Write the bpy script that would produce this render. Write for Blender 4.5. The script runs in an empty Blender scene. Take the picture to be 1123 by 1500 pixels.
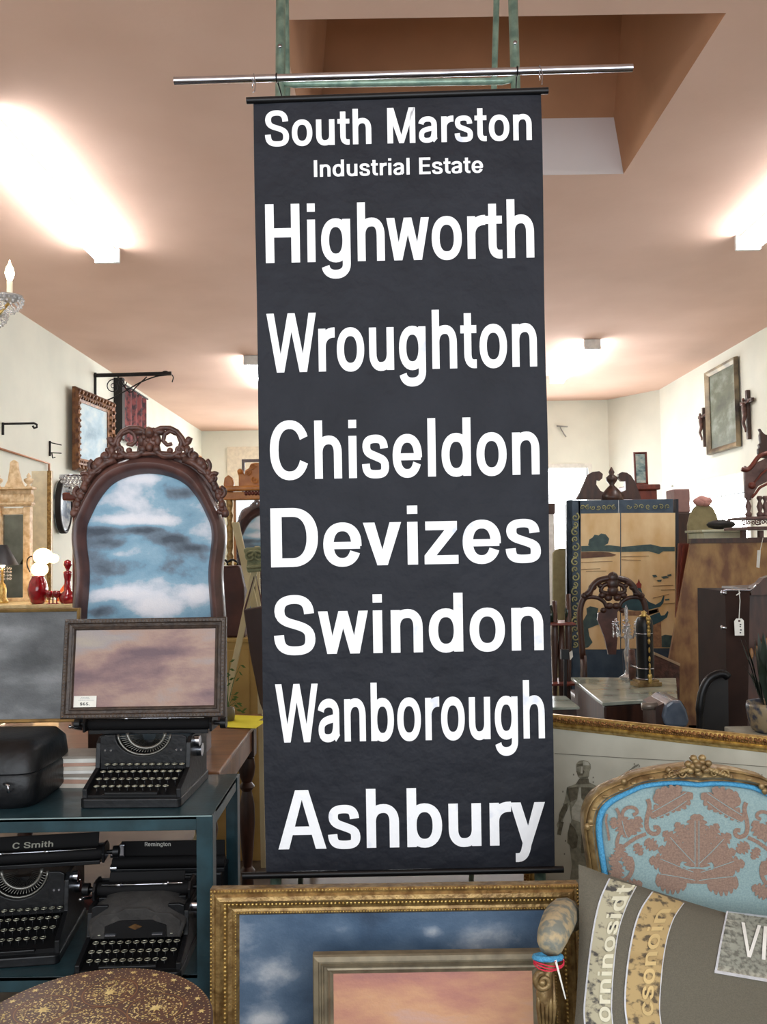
import bpy, math, random
from mathutils import Vector, Matrix
random.seed(7)
PI = math.pi
col = bpy.context.scene.collection
scene = bpy.context.scene

# ------------------------------------------------------------------ camera
FOC = 1250.0
CAM = Vector((0, 0, 1.55))
PITCH = math.atan(56 / FOC)
ROLL = math.radians(0.9)
Fw = Vector((0, math.cos(PITCH), math.sin(PITCH)))
U0 = Vector((0, -math.sin(PITCH), math.cos(PITCH)))
R0 = Vector((1, 0, 0))
Rv = R0 * math.cos(ROLL) - U0 * math.sin(ROLL)
Uv = R0 * math.sin(ROLL) + U0 * math.cos(ROLL)
cd = bpy.data.cameras.new('camera')
cam = bpy.data.objects.new('camera', cd)
col.objects.link(cam)
cam.matrix_world = Matrix(((Rv.x, Uv.x, -Fw.x, CAM.x), (Rv.y, Uv.y, -Fw.y, CAM.y), (Rv.z, Uv.z, -Fw.z, CAM.z), (0, 0, 0, 1)))
cd.sensor_fit = 'VERTICAL'
cd.sensor_height = 24
cd.lens = 24 * FOC / 1500
cd.clip_start = 0.05
cd.clip_end = 100
scene.camera = cam

# ------------------------------------------------------------------ world, light, exposure
w = bpy.data.worlds.new('daylight')
scene.world = w
w.use_nodes = True
bg = w.node_tree.nodes['Background']
bg.inputs[0].default_value = (0.78, 0.88, 1.0, 1)
bg.inputs[1].default_value = 1.0
scene.view_settings.view_transform = 'Standard'
scene.view_settings.look = 'None'
scene.view_settings.exposure = 0.15
scene.view_settings.gamma = 1
scene.view_settings.use_curve_mapping = False
scene.cycles.use_denoising = True
scene.cycles.sample_clamp_indirect = 6
scene.cycles.max_bounces = 7

def area_light(name, loc, size, size_y, energy, color, direction):
    l = bpy.data.lights.new(name, 'AREA')
    l.shape = 'RECTANGLE'
    l.size = size
    l.size_y = size_y
    l.energy = energy
    l.color = color
    o = bpy.data.objects.new(name, l)
    col.objects.link(o)
    o.location = loc
    o.rotation_euler = Vector(direction).to_track_quat('-Z', 'Y').to_euler()
    return o

# daylight through the storefront glass behind the camera
area_light('storefront_daylight', (0.3, -1.6, 2.25), 7.0, 2.8, 190, (0.92, 0.96, 1.0), (0, 1, 0.02))

def at(px, py, Y):
    d = Fw * FOC + Rv * (px - 561.5) + Uv * (750 - py)
    return CAM + d * (Y / d.y)
def atx(px, py, X):
    d = Fw * FOC + Rv * (px - 561.5) + Uv * (750 - py)
    return CAM + d * (X / d.x)
def atz(px, py, Z):
    d = Fw * FOC + Rv * (px - 561.5) + Uv * (750 - py)
    return CAM + d * ((Z - CAM.z) / d.z)

# ------------------------------------------------------------------ materials
def lin(c):
    return tuple(((v / 255) / 12.92 if v / 255 <= 0.04045 else ((v / 255 + 0.055) / 1.055) ** 2.4) for v in c) + (1,)
MATS = {}
def M(name, rgb, rough=0.6, metal=0.0, rgb2=None, scale=15, bump=0.0, bscale=60, emis=0, spec=0.5, stretch=(1, 1, 1), detail=4, contrast=(0.35, 0.65), trans=0, coat=0, alpha=1):
    if name in MATS:
        return MATS[name]
    m = bpy.data.materials.new(name)
    m.use_nodes = True
    nt = m.node_tree
    N = nt.nodes
    b = N['Principled BSDF']
    b.inputs['Roughness'].default_value = rough
    b.inputs['Metallic'].default_value = metal
    b.inputs['Specular IOR Level'].default_value = spec
    b.inputs['Coat Weight'].default_value = coat
    if trans:
        b.inputs['Transmission Weight'].default_value = trans
    if emis:
        b.inputs['Emission Color'].default_value = lin(rgb)
        b.inputs['Emission Strength'].default_value = emis
    if rgb2 is None:
        rgb2 = tuple(v * 0.92 for v in rgb)
    tc = N.new('ShaderNodeTexCoord')
    mp = N.new('ShaderNodeMapping')
    mp.inputs['Scale'].default_value = stretch
    nt.links.new(tc.outputs['Object'], mp.inputs['Vector'])
    no = N.new('ShaderNodeTexNoise')
    no.inputs['Scale'].default_value = scale
    no.inputs['Detail'].default_value = detail
    nt.links.new(mp.outputs[0], no.inputs['Vector'])
    cr = N.new('ShaderNodeValToRGB')
    cr.color_ramp.elements[0].position = contrast[0]
    cr.color_ramp.elements[1].position = contrast[1]
    cr.color_ramp.elements[0].color = lin(rgb2)
    cr.color_ramp.elements[1].color = lin(rgb)
    nt.links.new(no.outputs['Fac'], cr.inputs['Fac'])
    nt.links.new(cr.outputs['Color'], b.inputs['Base Color'])
    if bump:
        n2 = N.new('ShaderNodeTexNoise')
        n2.inputs['Scale'].default_value = bscale
        n2.inputs['Detail'].default_value = 3
        nt.links.new(mp.outputs[0], n2.inputs['Vector'])
        bp = N.new('ShaderNodeBump')
        bp.inputs['Strength'].default_value = bump
        bp.inputs['Distance'].default_value = 0.01
        nt.links.new(n2.outputs['Fac'], bp.inputs['Height'])
        nt.links.new(bp.outputs['Normal'], b.inputs['Normal'])
    MATS[name] = m
    return m

def paint(name, stops, scale=3, stretch=(1, 1, 1.8), detail=8, distort=0.12, offs=(0, 0, 0), rough=0.55, grad=0.0, coat=0, blobs=()):
    """canvas paint: layered noise through a colour ramp, with an optional top-to-bottom drift of tone"""
    m = bpy.data.materials.new(name)
    m.use_nodes = True
    nt = m.node_tree
    N = nt.nodes
    b = N['Principled BSDF']
    b.inputs['Roughness'].default_value = rough
    b.inputs['Coat Weight'].default_value = coat
    tc = N.new('ShaderNodeTexCoord')
    mp = N.new('ShaderNodeMapping')
    mp.inputs['Scale'].default_value = stretch
    mp.inputs['Location'].default_value = offs
    nt.links.new(tc.outputs['Object'], mp.inputs['Vector'])
    no = N.new('ShaderNodeTexNoise')
    no.inputs['Scale'].default_value = scale
    no.inputs['Detail'].default_value = detail
    no.inputs['Roughness'].default_value = 0.6
    no.inputs['Distortion'].default_value = distort
    nt.links.new(mp.outputs[0], no.inputs['Vector'])
    fac = no.outputs['Fac']
    if grad:
        sx = N.new('ShaderNodeSeparateXYZ')
        nt.links.new(tc.outputs['Generated'], sx.inputs[0])
        ma = N.new('ShaderNodeMath')
        ma.operation = 'MULTIPLY_ADD'
        nt.links.new(sx.outputs['Z'], ma.inputs[0])
        ma.inputs[1].default_value = grad
        nt.links.new(fac, ma.inputs[2])
        fac = ma.outputs[0]
    cr = N.new('ShaderNodeValToRGB')
    el = cr.color_ramp.elements
    el[0].position = stops[0][0]
    el[0].color = lin(stops[0][1])
    el[1].position = stops[-1][0]
    el[1].color = lin(stops[-1][1])
    for p, c in stops[1:-1]:
        e = el.new(p)
        e.color = lin(c)
    if blobs:
        # brushed cloud masses: soft ellipses that push the tone up or down
        s2 = N.new('ShaderNodeSeparateXYZ')
        nt.links.new(tc.outputs['Object'], s2.inputs[0])
        for bx_, bz_, rx_, rz_, wt_ in blobs:
            def mth(op, a_, b_):
                q_ = N.new('ShaderNodeMath')
                q_.operation = op
                for i_, v_ in enumerate((a_, b_)):
                    if isinstance(v_, (int, float)):
                        q_.inputs[i_].default_value = v_
                    else:
                        nt.links.new(v_, q_.inputs[i_])
                return q_.outputs[0]
            dx_ = mth('POWER', mth('ABSOLUTE', mth('DIVIDE', mth('SUBTRACT', s2.outputs['X'], bx_), rx_), 0), 2)
            dz_ = mth('POWER', mth('ABSOLUTE', mth('DIVIDE', mth('SUBTRACT', s2.outputs['Z'], bz_), rz_), 0), 2)
            e_ = mth('POWER', 2.718, mth('MULTIPLY', mth('ADD', dx_, dz_), -1))
            fac = mth('ADD', fac, mth('MULTIPLY', e_, wt_))
    nt.links.new(fac, cr.inputs['Fac'])
    nt.links.new(cr.outputs['Color'], b.inputs['Base Color'])
    n2 = N.new('ShaderNodeTexNoise')
    n2.inputs['Scale'].default_value = 180
    nt.links.new(tc.outputs['Object'], n2.inputs['Vector'])
    bp = N.new('ShaderNodeBump')
    bp.inputs['Strength'].default_value = 0.25
    bp.inputs['Distance'].default_value = 0.003
    nt.links.new(n2.outputs['Fac'], bp.inputs['Height'])
    nt.links.new(bp.outputs['Normal'], b.inputs['Normal'])
    return m

# ------------------------------------------------------------------ mesh builder
def thing(name, label, cat, loc=(0, 0, 0), group=None, rz=0, rx=0):
    o = bpy.data.objects.new(name, None)
    col.objects.link(o)
    o.location = loc
    o.rotation_euler = (rx, 0, rz)
    o['label'] = label
    o['category'] = cat
    if group:
        o['group'] = group
    return o

class MB:
    def __init__(s, local=False):
        s.v = []
        s.f = []
        s.m = None
        s.local = local
    def add(s, vs, fs):
        n = len(s.v)
        for p in vs:
            p = Vector(p)
            if s.m is not None:
                p = s.m @ p
            s.v.append(p)
        s.f += [tuple(i + n for i in f) for f in fs]
    def box(s, c, d, rz=0, rx=0, ry=0):
        R = Matrix.Rotation(rz, 3, 'Z') @ Matrix.Rotation(ry, 3, 'Y') @ Matrix.Rotation(rx, 3, 'X')
        c = Vector(c)
        vs = [c + R @ Vector((x * d[0] / 2, y * d[1] / 2, z * d[2] / 2)) for x in (-1, 1) for y in (-1, 1) for z in (-1, 1)]
        s.add(vs, [(0, 1, 3, 2), (4, 6, 7, 5), (0, 4, 5, 1), (2, 3, 7, 6), (0, 2, 6, 4), (1, 5, 7, 3)])
        return s
    def bb(s, x0, x1, y0, y1, z0, z1):
        return s.box(((x0 + x1) / 2, (y0 + y1) / 2, (z0 + z1) / 2), (abs(x1 - x0), abs(y1 - y0), abs(z1 - z0)))
    def rings(s, loops, closed=True, cap0=False, cap1=False):
        k = len(loops[0])
        vs = [p for l in loops for p in l]
        fs = []
        for i in range(len(loops) - 1):
            for j in range(k if closed else k - 1):
                a = i * k + j
                b = i * k + (j + 1) % k
                fs.append((a, b, b + k, a + k))
        if cap0:
            fs.append(tuple(range(k))[::-1])
        if cap1:
            fs.append(tuple((len(loops) - 1) * k + j for j in range(k)))
        s.add(vs, fs)
        return s
    def tube(s, pts, r, n=8, closed=False, flat=1.0):
        pts = [Vector(p) for p in pts]
        rs = r if isinstance(r, (list, tuple)) else [r] * len(pts)
        loops = []
        up = Vector((0, 0, 1))
        prev = None
        for i, p in enumerate(pts):
            if closed:
                t = pts[(i + 1) % len(pts)] - pts[i - 1]
            else:
                t = pts[min(i + 1, len(pts) - 1)] - pts[max(i - 1, 0)]
            t = t.normalized() if t.length > 1e-9 else Vector((0, 0, 1))
            if prev is None:
                a = t.cross(Vector((0, 1, 0)))
                if a.length < 0.1:
                    a = t.cross(Vector((1, 0, 0)))
            else:
                a = prev - t * prev.dot(t)
            a.normalize()
            prev = a
            b = t.cross(a)
            loops.append([p + (a * math.cos(q) + b * math.sin(q) * flat) * rs[i] for q in [2 * PI * k / n for k in range(n)]])
        if closed:
            loops.append(loops[0])
            s.rings(loops)
        else:
            s.rings(loops, True, True, True)
        return s
    def cyl(s, p0, p1, r0, r1=None, n=16):
        return s.tube([p0, p1], [r0, r0 if r1 is None else r1], n)
    def lathe(s, prof, c=(0, 0, 0), n=20, sx=1, sy=1):
        c = Vector(c)
        s.rings([[c + Vector((r * math.cos(2 * PI * k / n) * sx, r * math.sin(2 * PI * k / n) * sy, z)) for k in range(n)] for r, z in prof], True, True, True)
        return s
    def ball(s, c, r, nu=10, nv=7):
        if not isinstance(r, (tuple, list)):
            r = (r, r, r)
        c = Vector(c)
        loops = []
        for i in range(nv + 1):
            th = PI * i / nv
            q = max(math.sin(th), 0.02)
            loops.append([c + Vector((r[0] * q * math.cos(2 * PI * k / nu), r[1] * q * math.sin(2 * PI * k / nu), r[2] * math.cos(th))) for k in range(nu)])
        s.rings(loops, True, True, True)
        return s
    def prism(s, pts, th, shift=Vector((0, 1, 0))):
        """pts: 3-D outline, thickness th along shift"""
        pts = [Vector(p) for p in pts]
        k = len(pts)
        sh = Vector(shift) * th
        s.add(pts + [p + sh for p in pts], [tuple(range(k)), tuple(range(2 * k - 1, k - 1, -1))] + [(j, j + k, (j + 1) % k + k, (j + 1) % k) for j in range(k)])
        return s
    def pp(s, px, Y, th=0.01):
        return s.prism([at(x, y, Y) for x, y in px], th)
    def band(s, outer, inner, prof, y0):
        """moulding between two 3-D closed or open curves; prof = [(t, depth toward viewer)]"""
        loops = []
        for t, h in prof:
            loops.append([o.lerp(i, t) + Vector((0, -h, 0)) for o, i in zip(outer, inner)])
        s.rings(loops, closed=y0)
        return s
    def rect_frame(s, w, h, prof, z0=0):
        """picture moulding, local XZ plane; prof = [(inset, height)]"""
        loops = []
        for i, d in prof:
            loops.append([(-w / 2 + i, -d, z0 + i), (w / 2 - i, -d, z0 + i), (w / 2 - i, -d, z0 + h - i), (-w / 2 + i, -d, z0 + h - i)])
        s.rings([[Vector(p) for p in l] for l in loops])
        return s
    def scroll(s, c, r, turns, a0, hand=1, th=0.01, y=0, n=26, ax=(Vector((1, 0, 0)), Vector((0, 0, 1)))):
        c = Vector(c)
        pts = []
        rs = []
        for i in range(n):
            t = i / (n - 1)
            a = a0 + hand * turns * 2 * PI * t
            q = r * (1 - 0.82 * t)
            pts.append(c + ax[0] * math.cos(a) * q + ax[1] * math.sin(a) * q)
            rs.append(th * (1.0 - 0.45 * t))
        s.tube(pts, rs, 7)
        s.ball(pts[-1], th * 1.1, 8, 5)
        return s
    def build(s, name, mat, parent=None, smooth=False, label=None, kind=None, cat=None, group=None, bevel=0, auto=None):
        me = bpy.data.meshes.new(name)
        vs = s.v
        base = Vector((0, 0, 0))
        o = bpy.data.objects.new(name, me)
        if parent is None and not s.local and kind != 'structure':
            xs = [p.x for p in vs]
            ys = [p.y for p in vs]
            base = Vector(((min(xs) + max(xs)) / 2, (min(ys) + max(ys)) / 2, min(p.z for p in vs)))
            o.location = base
        elif parent is not None and not s.local:
            r = parent
            while r.parent is not None:
                r = r.parent
            base = Vector(r.location)
        me.from_pydata([tuple(p - base) for p in vs], [], s.f)
        me.validate()
        if mat:
            me.materials.append(mat)
        if smooth:
            me.polygons.foreach_set('use_smooth', [True] * len(me.polygons))
            if auto is not None:
                me.set_sharp_from_angle(angle=math.radians(auto))
        import bmesh
        bm = bmesh.new()
        bm.from_mesh(me)
        bmesh.ops.recalc_face_normals(bm, faces=bm.faces)
        bm.to_mesh(me)
        bm.free()
        col.objects.link(o)
        if parent is not None:
            o.parent = parent
        if bevel:
            bv = o.modifiers.new('bevel', 'BEVEL')
            bv.width = bevel
            bv.segments = 2
            bv.limit_method = 'ANGLE'
        if label:
            o['label'] = label
        if kind:
            o['kind'] = kind
        if cat:
            o['category'] = cat
        if group:
            o['group'] = group
        return o

def dup(root, loc=None, rz=None, label=None):
    r = root.copy()
    col.objects.link(r)
    if loc is not None:
        r.location = loc
    if rz is not None:
        r.rotation_euler.z = rz
    if label:
        r['label'] = label
    for ch in list(root.children):
        c = ch.copy()
        col.objects.link(c)
        c.parent = r
        for g in ch.children:
            d = g.copy()
            col.objects.link(d)
            d.parent = c
    return r

# ------------------------------------------------------------------ letter shapes (grotesque capitals and lower case, cap height 1)
SS, TT, XH = 0.19, 0.15, 0.725
def arc(cx, cy, rx, ry, a0, a1, n=14, p=2.25):
    r = []
    for i in range(n + 1):
        a = math.radians(a0 + (a1 - a0) * i / n)
        c, q = math.cos(a), math.sin(a)
        r.append((cx + rx * math.copysign(abs(c) ** (2 / p), c), cy + ry * math.copysign(abs(q) ** (2 / p), q)))
    return r
def stroke(pts, s=SS, t=TT, closed=False):
    """variable pen: vertical strokes s wide, horizontal strokes t thick -> quads"""
    L, R = [], []
    n = len(pts)
    for i in range(n):
        a = pts[(i - 1) % n] if (closed or i > 0) else pts[0]
        b = pts[(i + 1) % n] if (closed or i < n - 1) else pts[-1]
        dx, dy = b[0] - a[0], b[1] - a[1]
        d = math.hypot(dx, dy) or 1
        nx, ny = -dy / d, dx / d
        L.append((pts[i][0] + nx * s / 2, pts[i][1] + ny * t / 2))
        R.append((pts[i][0] - nx * s / 2, pts[i][1] - ny * t / 2))
    q = []
    for i in range(n if closed else n - 1):
        j = (i + 1) % n
        q.append((L[i], L[j], R[j], R[i]))
    return q
def rect(x0, y0, x1, y1):
    return [((x0, y0), (x1, y0), (x1, y1), (x0, y1))]
def bez(p0, p1, p2, p3, n=8):
    r = []
    for i in range(n + 1):
        t = i / n
        u = 1 - t
        r.append(tuple(u ** 3 * p0[k] + 3 * u * u * t * p1[k] + 3 * u * t * t * p2[k] + t ** 3 * p3[k] for k in (0, 1)))
    return r
def path(*segs):
    r = []
    for sg in segs:
        r += sg if not r else sg[1:]
    return r
def sshape(w, h, s, t):
    a, b = s / 2, w - s / 2
    c = w / 2
    T, B = h + 0.012 - t / 2, t / 2 - 0.012
    m = h * 0.52
    return stroke(path(
        bez((b - 0.02, h * 0.69), (b - 0.03, h * 0.88), (w * 0.70, T), (c, T), 9),
        bez((c, T), (w * 0.26, T), (a + 0.01, h * 0.87), (a + 0.01, h * 0.735), 9),
        bez((a + 0.01, h * 0.735), (a + 0.01, h * 0.57), (w * 0.36, m + 0.02), (c, m - 0.01), 7),
        bez((c, m - 0.01), (w * 0.72, m - 0.06), (b, h * 0.43), (b, h * 0.265), 7),
        bez((b, h * 0.265), (b, h * 0.1), (w * 0.74, B), (c, B), 9),
        bez((c, B), (w * 0.25, B), (a, h * 0.12), (a - 0.005, h * 0.33), 9)), s, t)
def glyph(ch):
    """quads, ink width, left bearing, right bearing"""
    s, t, X = SS, TT, XH
    a = s / 2
    ov = 0.014
    T, B = X + ov - t / 2, t / 2 - ov
    ym, ry = X / 2, X / 2 + ov - t / 2
    if ch == 'o':
        w = 0.72
        return stroke(arc(w / 2, ym, w / 2 - a, ry, 0, 360, 36)[:-1], s, t, True), w, .05, .05
    if ch in 'nhm':
        w = 0.65
        q = rect(0, 0, s, 1 if ch == 'h' else X)
        sp = path(arc(w * .53, X * .6, w * .53 - a, X * .4 + ov - t / 2, 175, 90, 8), arc(w * .53, X * .6, w * .47 - a, X * .4 + ov - t / 2, 90, 0, 8), [(w - a, X * .6), (w - a, 0)])
        q += stroke(sp, s, t)
        if ch == 'm':
            q += [tuple((x + w - s, y) for x, y in p) for p in stroke(sp, s, t)]
            w = 2 * w - s
        return q, w, .085, .075
    if ch == 'u':
        q, w, l, r = glyph('n')
        return [tuple((w - x, X - y) for x, y in p) for p in q], w, .08, .085
    if ch == 'r':
        w = 0.43
        return rect(0, 0, s, X) + stroke(path(arc(w * .95, X * .55, w * .95 - a, X * .45 - t / 2 + ov * .5, 180, 90, 9), [(w * .95, X - t / 2 + ov * .5), (w, X - t / 2 + ov * .5)]), s, t * 1.15), w, .085, .0
    if ch in 'bdg':
        w = 0.70
        q = stroke(arc(w / 2, ym, w / 2 - a, ry, 0, 360, 32)[:-1], s, t, True)
        q += rect(0, 0, s, 1) if ch == 'b' else rect(w - s, 0 if ch == 'd' else -.03, w, 1 if ch == 'd' else X)
        if ch == 'g':
            q += stroke(path([(w - a, 0.1), (w - a, -.04)], arc(w / 2 - .01, -.04, w / 2 - a + .01, .25 - t / 2, 0, -90, 8), arc(w / 2 - .01, -.04, w / 2 - a - .01, .25 - t / 2, 270, 190, 8)), s, t)
        return q, w, (.085 if ch == 'b' else .05), (.05 if ch == 'b' else .085)
    if ch == 'i':
        return rect(0, 0, s, X) + rect(0, 1 - t * .95, s, 1), s, .09, .09
    if ch in 'lI':
        return rect(0, 0, s * (1.08 if ch == 'I' else 1), 1), s, .09, .09
    if ch == 't':
        w = 0.42
        c = .19
        return stroke(path([(c, .93), (c, .24)], arc(c + .16, .24, .16, .24 - t / 2 + .005, 180, 270, 7), [(c + .16, t / 2 - .005), (w, t / 2 - .005)]), s, t) + rect(0, X - t * .9, w, X), w, .02, .03
    if ch == 'e':
        w = 0.70
        return stroke(path([(w - a, ym - .03), (w - a, ym)], arc(w / 2, ym, w / 2 - a, ry, 0, 270, 26), arc(w / 2, ym, w / 2 - a - .01, ry, 270, 338, 7)), s, t) + rect(a, ym - .075, w - a * .3, ym + .045), w, .05, .05
    if ch == 'c':
        w = 0.68
        return stroke(arc(w / 2, ym, w / 2 - a, ry, 28, 332, 28), s, t), w, .05, .04
    if ch == 'C':
        w = 0.94
        return stroke(arc(w / 2 + .01, .5, w / 2 - a * 1.05, .5 + ov - t / 2, 25, 335, 32), s * 1.08, t), w, .06, .05
    if ch == 's':
        return sshape(.64, X, s * .98, t * .95), .64, .04, .04
    if ch == 'S':
        return sshape(.84, 1.0, s * 1.08, t), .84, .05, .05
    if ch == 'a':
        w = 0.68
        q = stroke(path(arc(.32, X * .68, .25, X * .32 + ov - t / 2, 172, 90, 7), arc(.32, X * .68, w - .05 - a - .32, X * .32 + ov - t / 2, 90, 0, 7), [(w - .05 - a, X * .68), (w - .05 - a, .17)], arc(w - .05 - a + .11, .17, .11, .13, 180, 240, 4)), s, t)
        q += stroke(path([(w - .1, X * .575), (.42, X * .545)], bez((.42, X * .545), (.2, X * .5), (a - .01, X * .47), (a - .01, .2), 8), bez((a - .01, .2), (a - .01, .09), (.17, B), (.28, B), 6), bez((.28, B), (.42, B), (.52, .1), (.53, .3), 6)), s * .95, t * .92)
        return q, w, .04, .02
    if ch in 'vwyW':
        h = 1 if ch == 'W' else X
        if ch in 'vy':
            w = 0.70
            q = [((0, h), (s * 1.12, h), (w / 2 + s * .42, 0), (w / 2 - s * .5, 0)), ((w - s * 1.12, h), (w, h), (w / 2 + s * .5, 0), (w / 2 - s * .42, 0))]
            if ch == 'y':
                q = [((0, h), (s * 1.12, h), (w / 2 + s * .42, .12), (w / 2 - s * .55, .02))]
                q += [((w - s * 1.12, h), (w, h), (w / 2 + .06, -.02), (w / 2 - .11, -.02))]
                q += stroke(path([(w / 2 - .02, .02)], bez((w / 2 - .02, .02), (w * .42, -.16), (w * .36, -.22), (.1, -.21), 8)), s * .95, t)
            return q, w, .02, .02
        w = 1.02 if ch == 'w' else 1.3
        k = s * 1.02
        g = w * .27
        top2 = w / 2
        return [((0, h), (k, h), (g + k * .42, 0), (g - k * .5, 0)), ((top2 - k * .48, h), (top2 + k * .48, h), (g + k * .5, 0), (g - k * .42, 0)),
                ((top2 - k * .48, h), (top2 + k * .48, h), (w - g + k * .42, 0), (w - g - k * .5, 0)), ((w - k, h), (w, h), (w - g + k * .5, 0), (w - g - k * .42, 0))], w, .01, .01
    if ch == 'z':
        w = .62
        return rect(.02, X - t, w - .02, X) + rect(0, 0, w, t) + [((.0, t), (.22, t), (w - .02, X - t), (w - .25, X - t))], w, .03, .03
    if ch == 'A':
        w = .96
        k = s * 1.12
        return [((0, 0), (k, 0), (w / 2 + k * .25, 1), (w / 2 - k * .62, 1)), ((w - k, 0), (w, 0), (w / 2 + k * .62, 1), (w / 2 - k * .25, 1))] + rect(w * .24, .24, w * .76, .24 + t * .95), w, .0, .0
    if ch == 'H':
        w = .82
        return rect(0, 0, s * 1.08, 1) + rect(w - s * 1.08, 0, w, 1) + rect(s, .5 - t * .45, w - s, .5 + t * .6), w, .09, .09
    if ch == 'E':
        w = .70
        return rect(0, 0, s * 1.08, 1) + rect(s, 1 - t, w - .01, 1) + rect(s, 0, w, t) + rect(s, .5 - t * .4, w - .06, .5 + t * .55), w, .09, .05
    if ch == 'M':
        w = .98
        k = s * 1.05
        return rect(0, 0, k, 1) + rect(w - k, 0, w, 1) + [((0, 1), (k * 1.12, 1), (w / 2 + k * .40, 0), (w / 2 - k * .40, 0)), ((w - k * 1.12, 1), (w, 1), (w / 2 + k * .42, 0), (w / 2 - k * .42, 0))], w, .09, .09
    if ch == 'D':
        w = .86
        return rect(0, 0, s * 1.08, 1) + stroke(path([(s * .9, 1 - t / 2), (w * .46, 1 - t / 2)], arc(w * .46, .5, w * .54 - a * 1.05, .5 - t / 2, 90, -90, 22), [(w * .46, t / 2), (s * .9, t / 2)]), s * 1.1, t), w, .09, .05
    if ch == 'R':
        w = .78
        return rect(0, 0, s, 1) + stroke(path([(s, 1 - t / 2), (w * .55, 1 - t / 2)], arc(w * .55, .73, w * .45 - a, .27 - t / 2, 90, -90, 14), [(w * .55, .46 + t / 2), (s, .46 + t / 2)]), s, t) + [((w * .45, .5), (w * .7, .5), (w, 0), (w - s * 1.1, 0))], w, .09, .02
    if ch == 'V':
        w = .86
        k = s
        return [((0, 1), (k, 1), (w / 2 + k * .4, 0), (w / 2 - k * .5, 0)), ((w - k, 1), (w, 1), (w / 2 + k * .5, 0), (w / 2 - k * .4, 0))], w, .02, .02
    if ch == '6':
        w = .6
        return stroke(arc(w / 2, .32, w / 2 - a, .32 - t / 2, 0, 360, 20)[:-1], s, t, True) + stroke(arc(w / 2 + .02, .5, w / 2 - a + .02, .5 - t / 2, 40, 180, 12), s, t), w, .06, .06
    if ch == '5':
        w = .6
        return rect(.08, 1 - t, w - .04, 1) + [((.06, .45), (.2, .45), (.24, 1), (.1, 1))] + stroke(arc(w / 2 - .02, .31, w / 2 - a + .02, .31 - t / 2, 130, -150, 18), s, t), w, .06, .06
    if ch == '$':
        return sshape(.56, 1.0, s * .9, t * .9) + rect(.26, -.12, .32, 1.12), .56, .06, .06
    if ch == '.':
        return rect(0, 0, s, t), s, .08, .08
    return [], .30, .05, .05
def text_mesh(mb, text, fn, sub=1):
    """fn(u, v): u = 0..1 along the line of letters, v in cap heights -> 3-D point"""
    x = 0
    qs = []
    for i, ch in enumerate(text):
        q, w, l, r = glyph(ch)
        if i > 0:
            x += l
        if text[max(0, i - 1):i + 1] in ('Wa', 'Wr', 'rt', 'ry', 'ev', 'hw'):
            x -= .04
        qs += [[(a + x, b) for a, b in p] for p in q]
        x += w + (r if i < len(text) - 1 else 0)
    for p in qs:
        for i in range(sub):
            for j in range(sub):
                c = []
                for s_, t_ in ((i, j), (i + 1, j), (i + 1, j + 1), (i, j + 1)):
                    s_, t_ = s_ / sub, t_ / sub
                    a = [(p[0][k] * (1 - s_) + p[1][k] * s_) * (1 - t_) + (p[3][k] * (1 - s_) + p[2][k] * s_) * t_ for k in (0, 1)]
                    c.append(fn(a[0] / x, a[1]))
                mb.add(c, [(0, 1, 2, 3)])
    return mb
# ------------------------------------------------------------------ common materials
m_ceil = M('ceiling_plaster', (226, 190, 170), .9, rgb2=(219, 182, 161), scale=1.2, bump=.15, bscale=14)  # warm bounced light is mixed into the plaster colour
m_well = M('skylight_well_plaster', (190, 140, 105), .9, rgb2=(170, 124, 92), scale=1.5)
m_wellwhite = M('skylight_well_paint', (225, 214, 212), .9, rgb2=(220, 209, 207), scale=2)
m_wall = M('wall_plaster', (226, 226, 212), .9, rgb2=(216, 217, 204), scale=1.5, bump=.1, bscale=20)
m_floor = M('floor_concrete', (92, 80, 68), .55, rgb2=(70, 60, 52), scale=4)
m_white = M('white_enamel', (235, 235, 232), .4)
m_tube = M('lamp_tube', (250, 252, 255), .4, emis=48)
m_chrome = M('chrome', (200, 202, 210), .18, 1.0, rgb2=(180, 182, 190))
m_steel = M('black_steel', (34, 33, 36), .45, .4)
m_iron = M('wrought_iron', (40, 38, 38), .6, .5)
m_green = M('green_pipe_paint', (150, 176, 158), .35, .3, rgb2=(104, 132, 120), scale=22, bump=.15)
m_blind = M('blind_cloth', (28, 31, 40), .65, rgb2=(20, 23, 32), scale=6, bump=.8, bscale=16, spec=.35)
m_letter = M('white_print', (250, 251, 253), .6, rgb2=(214, 220, 234), scale=9, contrast=(.28, .38), bump=.3, bscale=16)
m_teal = M('teal_enamel', (42, 70, 78), .34, .15, rgb2=(32, 54, 60), scale=14, bump=.05, coat=.2)
m_brown = M('dark_wood', (72, 42, 30), .42, rgb2=(44, 25, 19), scale=9, stretch=(3, 3, .6), coat=.15)
m_carved = M('carved_walnut', (104, 66, 54), .5, rgb2=(62, 38, 32), scale=24, bump=.35, bscale=70, coat=.1)
m_mould = M('mirror_moulding_wood', (98, 66, 60), .42, rgb2=(66, 44, 42), scale=12, stretch=(1, 1, 1), coat=.2)
m_redwood = M('red_mahogany', (120, 52, 34), .4, rgb2=(84, 34, 24), scale=8, stretch=(3, 3, .5))
m_gold = M('gilt', (166, 136, 84), .38, .5, rgb2=(116, 88, 50), scale=40, bump=.3, bscale=90)
m_gold2 = M('bright_gilt', (214, 184, 112), .3, .7, rgb2=(160, 126, 66), scale=50, bump=.2)
m_golddark = M('gilt_recess', (112, 80, 42), .5, .5, rgb2=(76, 52, 30), scale=40)
m_oak = M('honey_oak', (196, 128, 56), .45, rgb2=(160, 96, 38), scale=12, bump=.15)
m_cream = M('cream_paint', (226, 206, 160), .6, rgb2=(200, 176, 128), scale=16)
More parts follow.
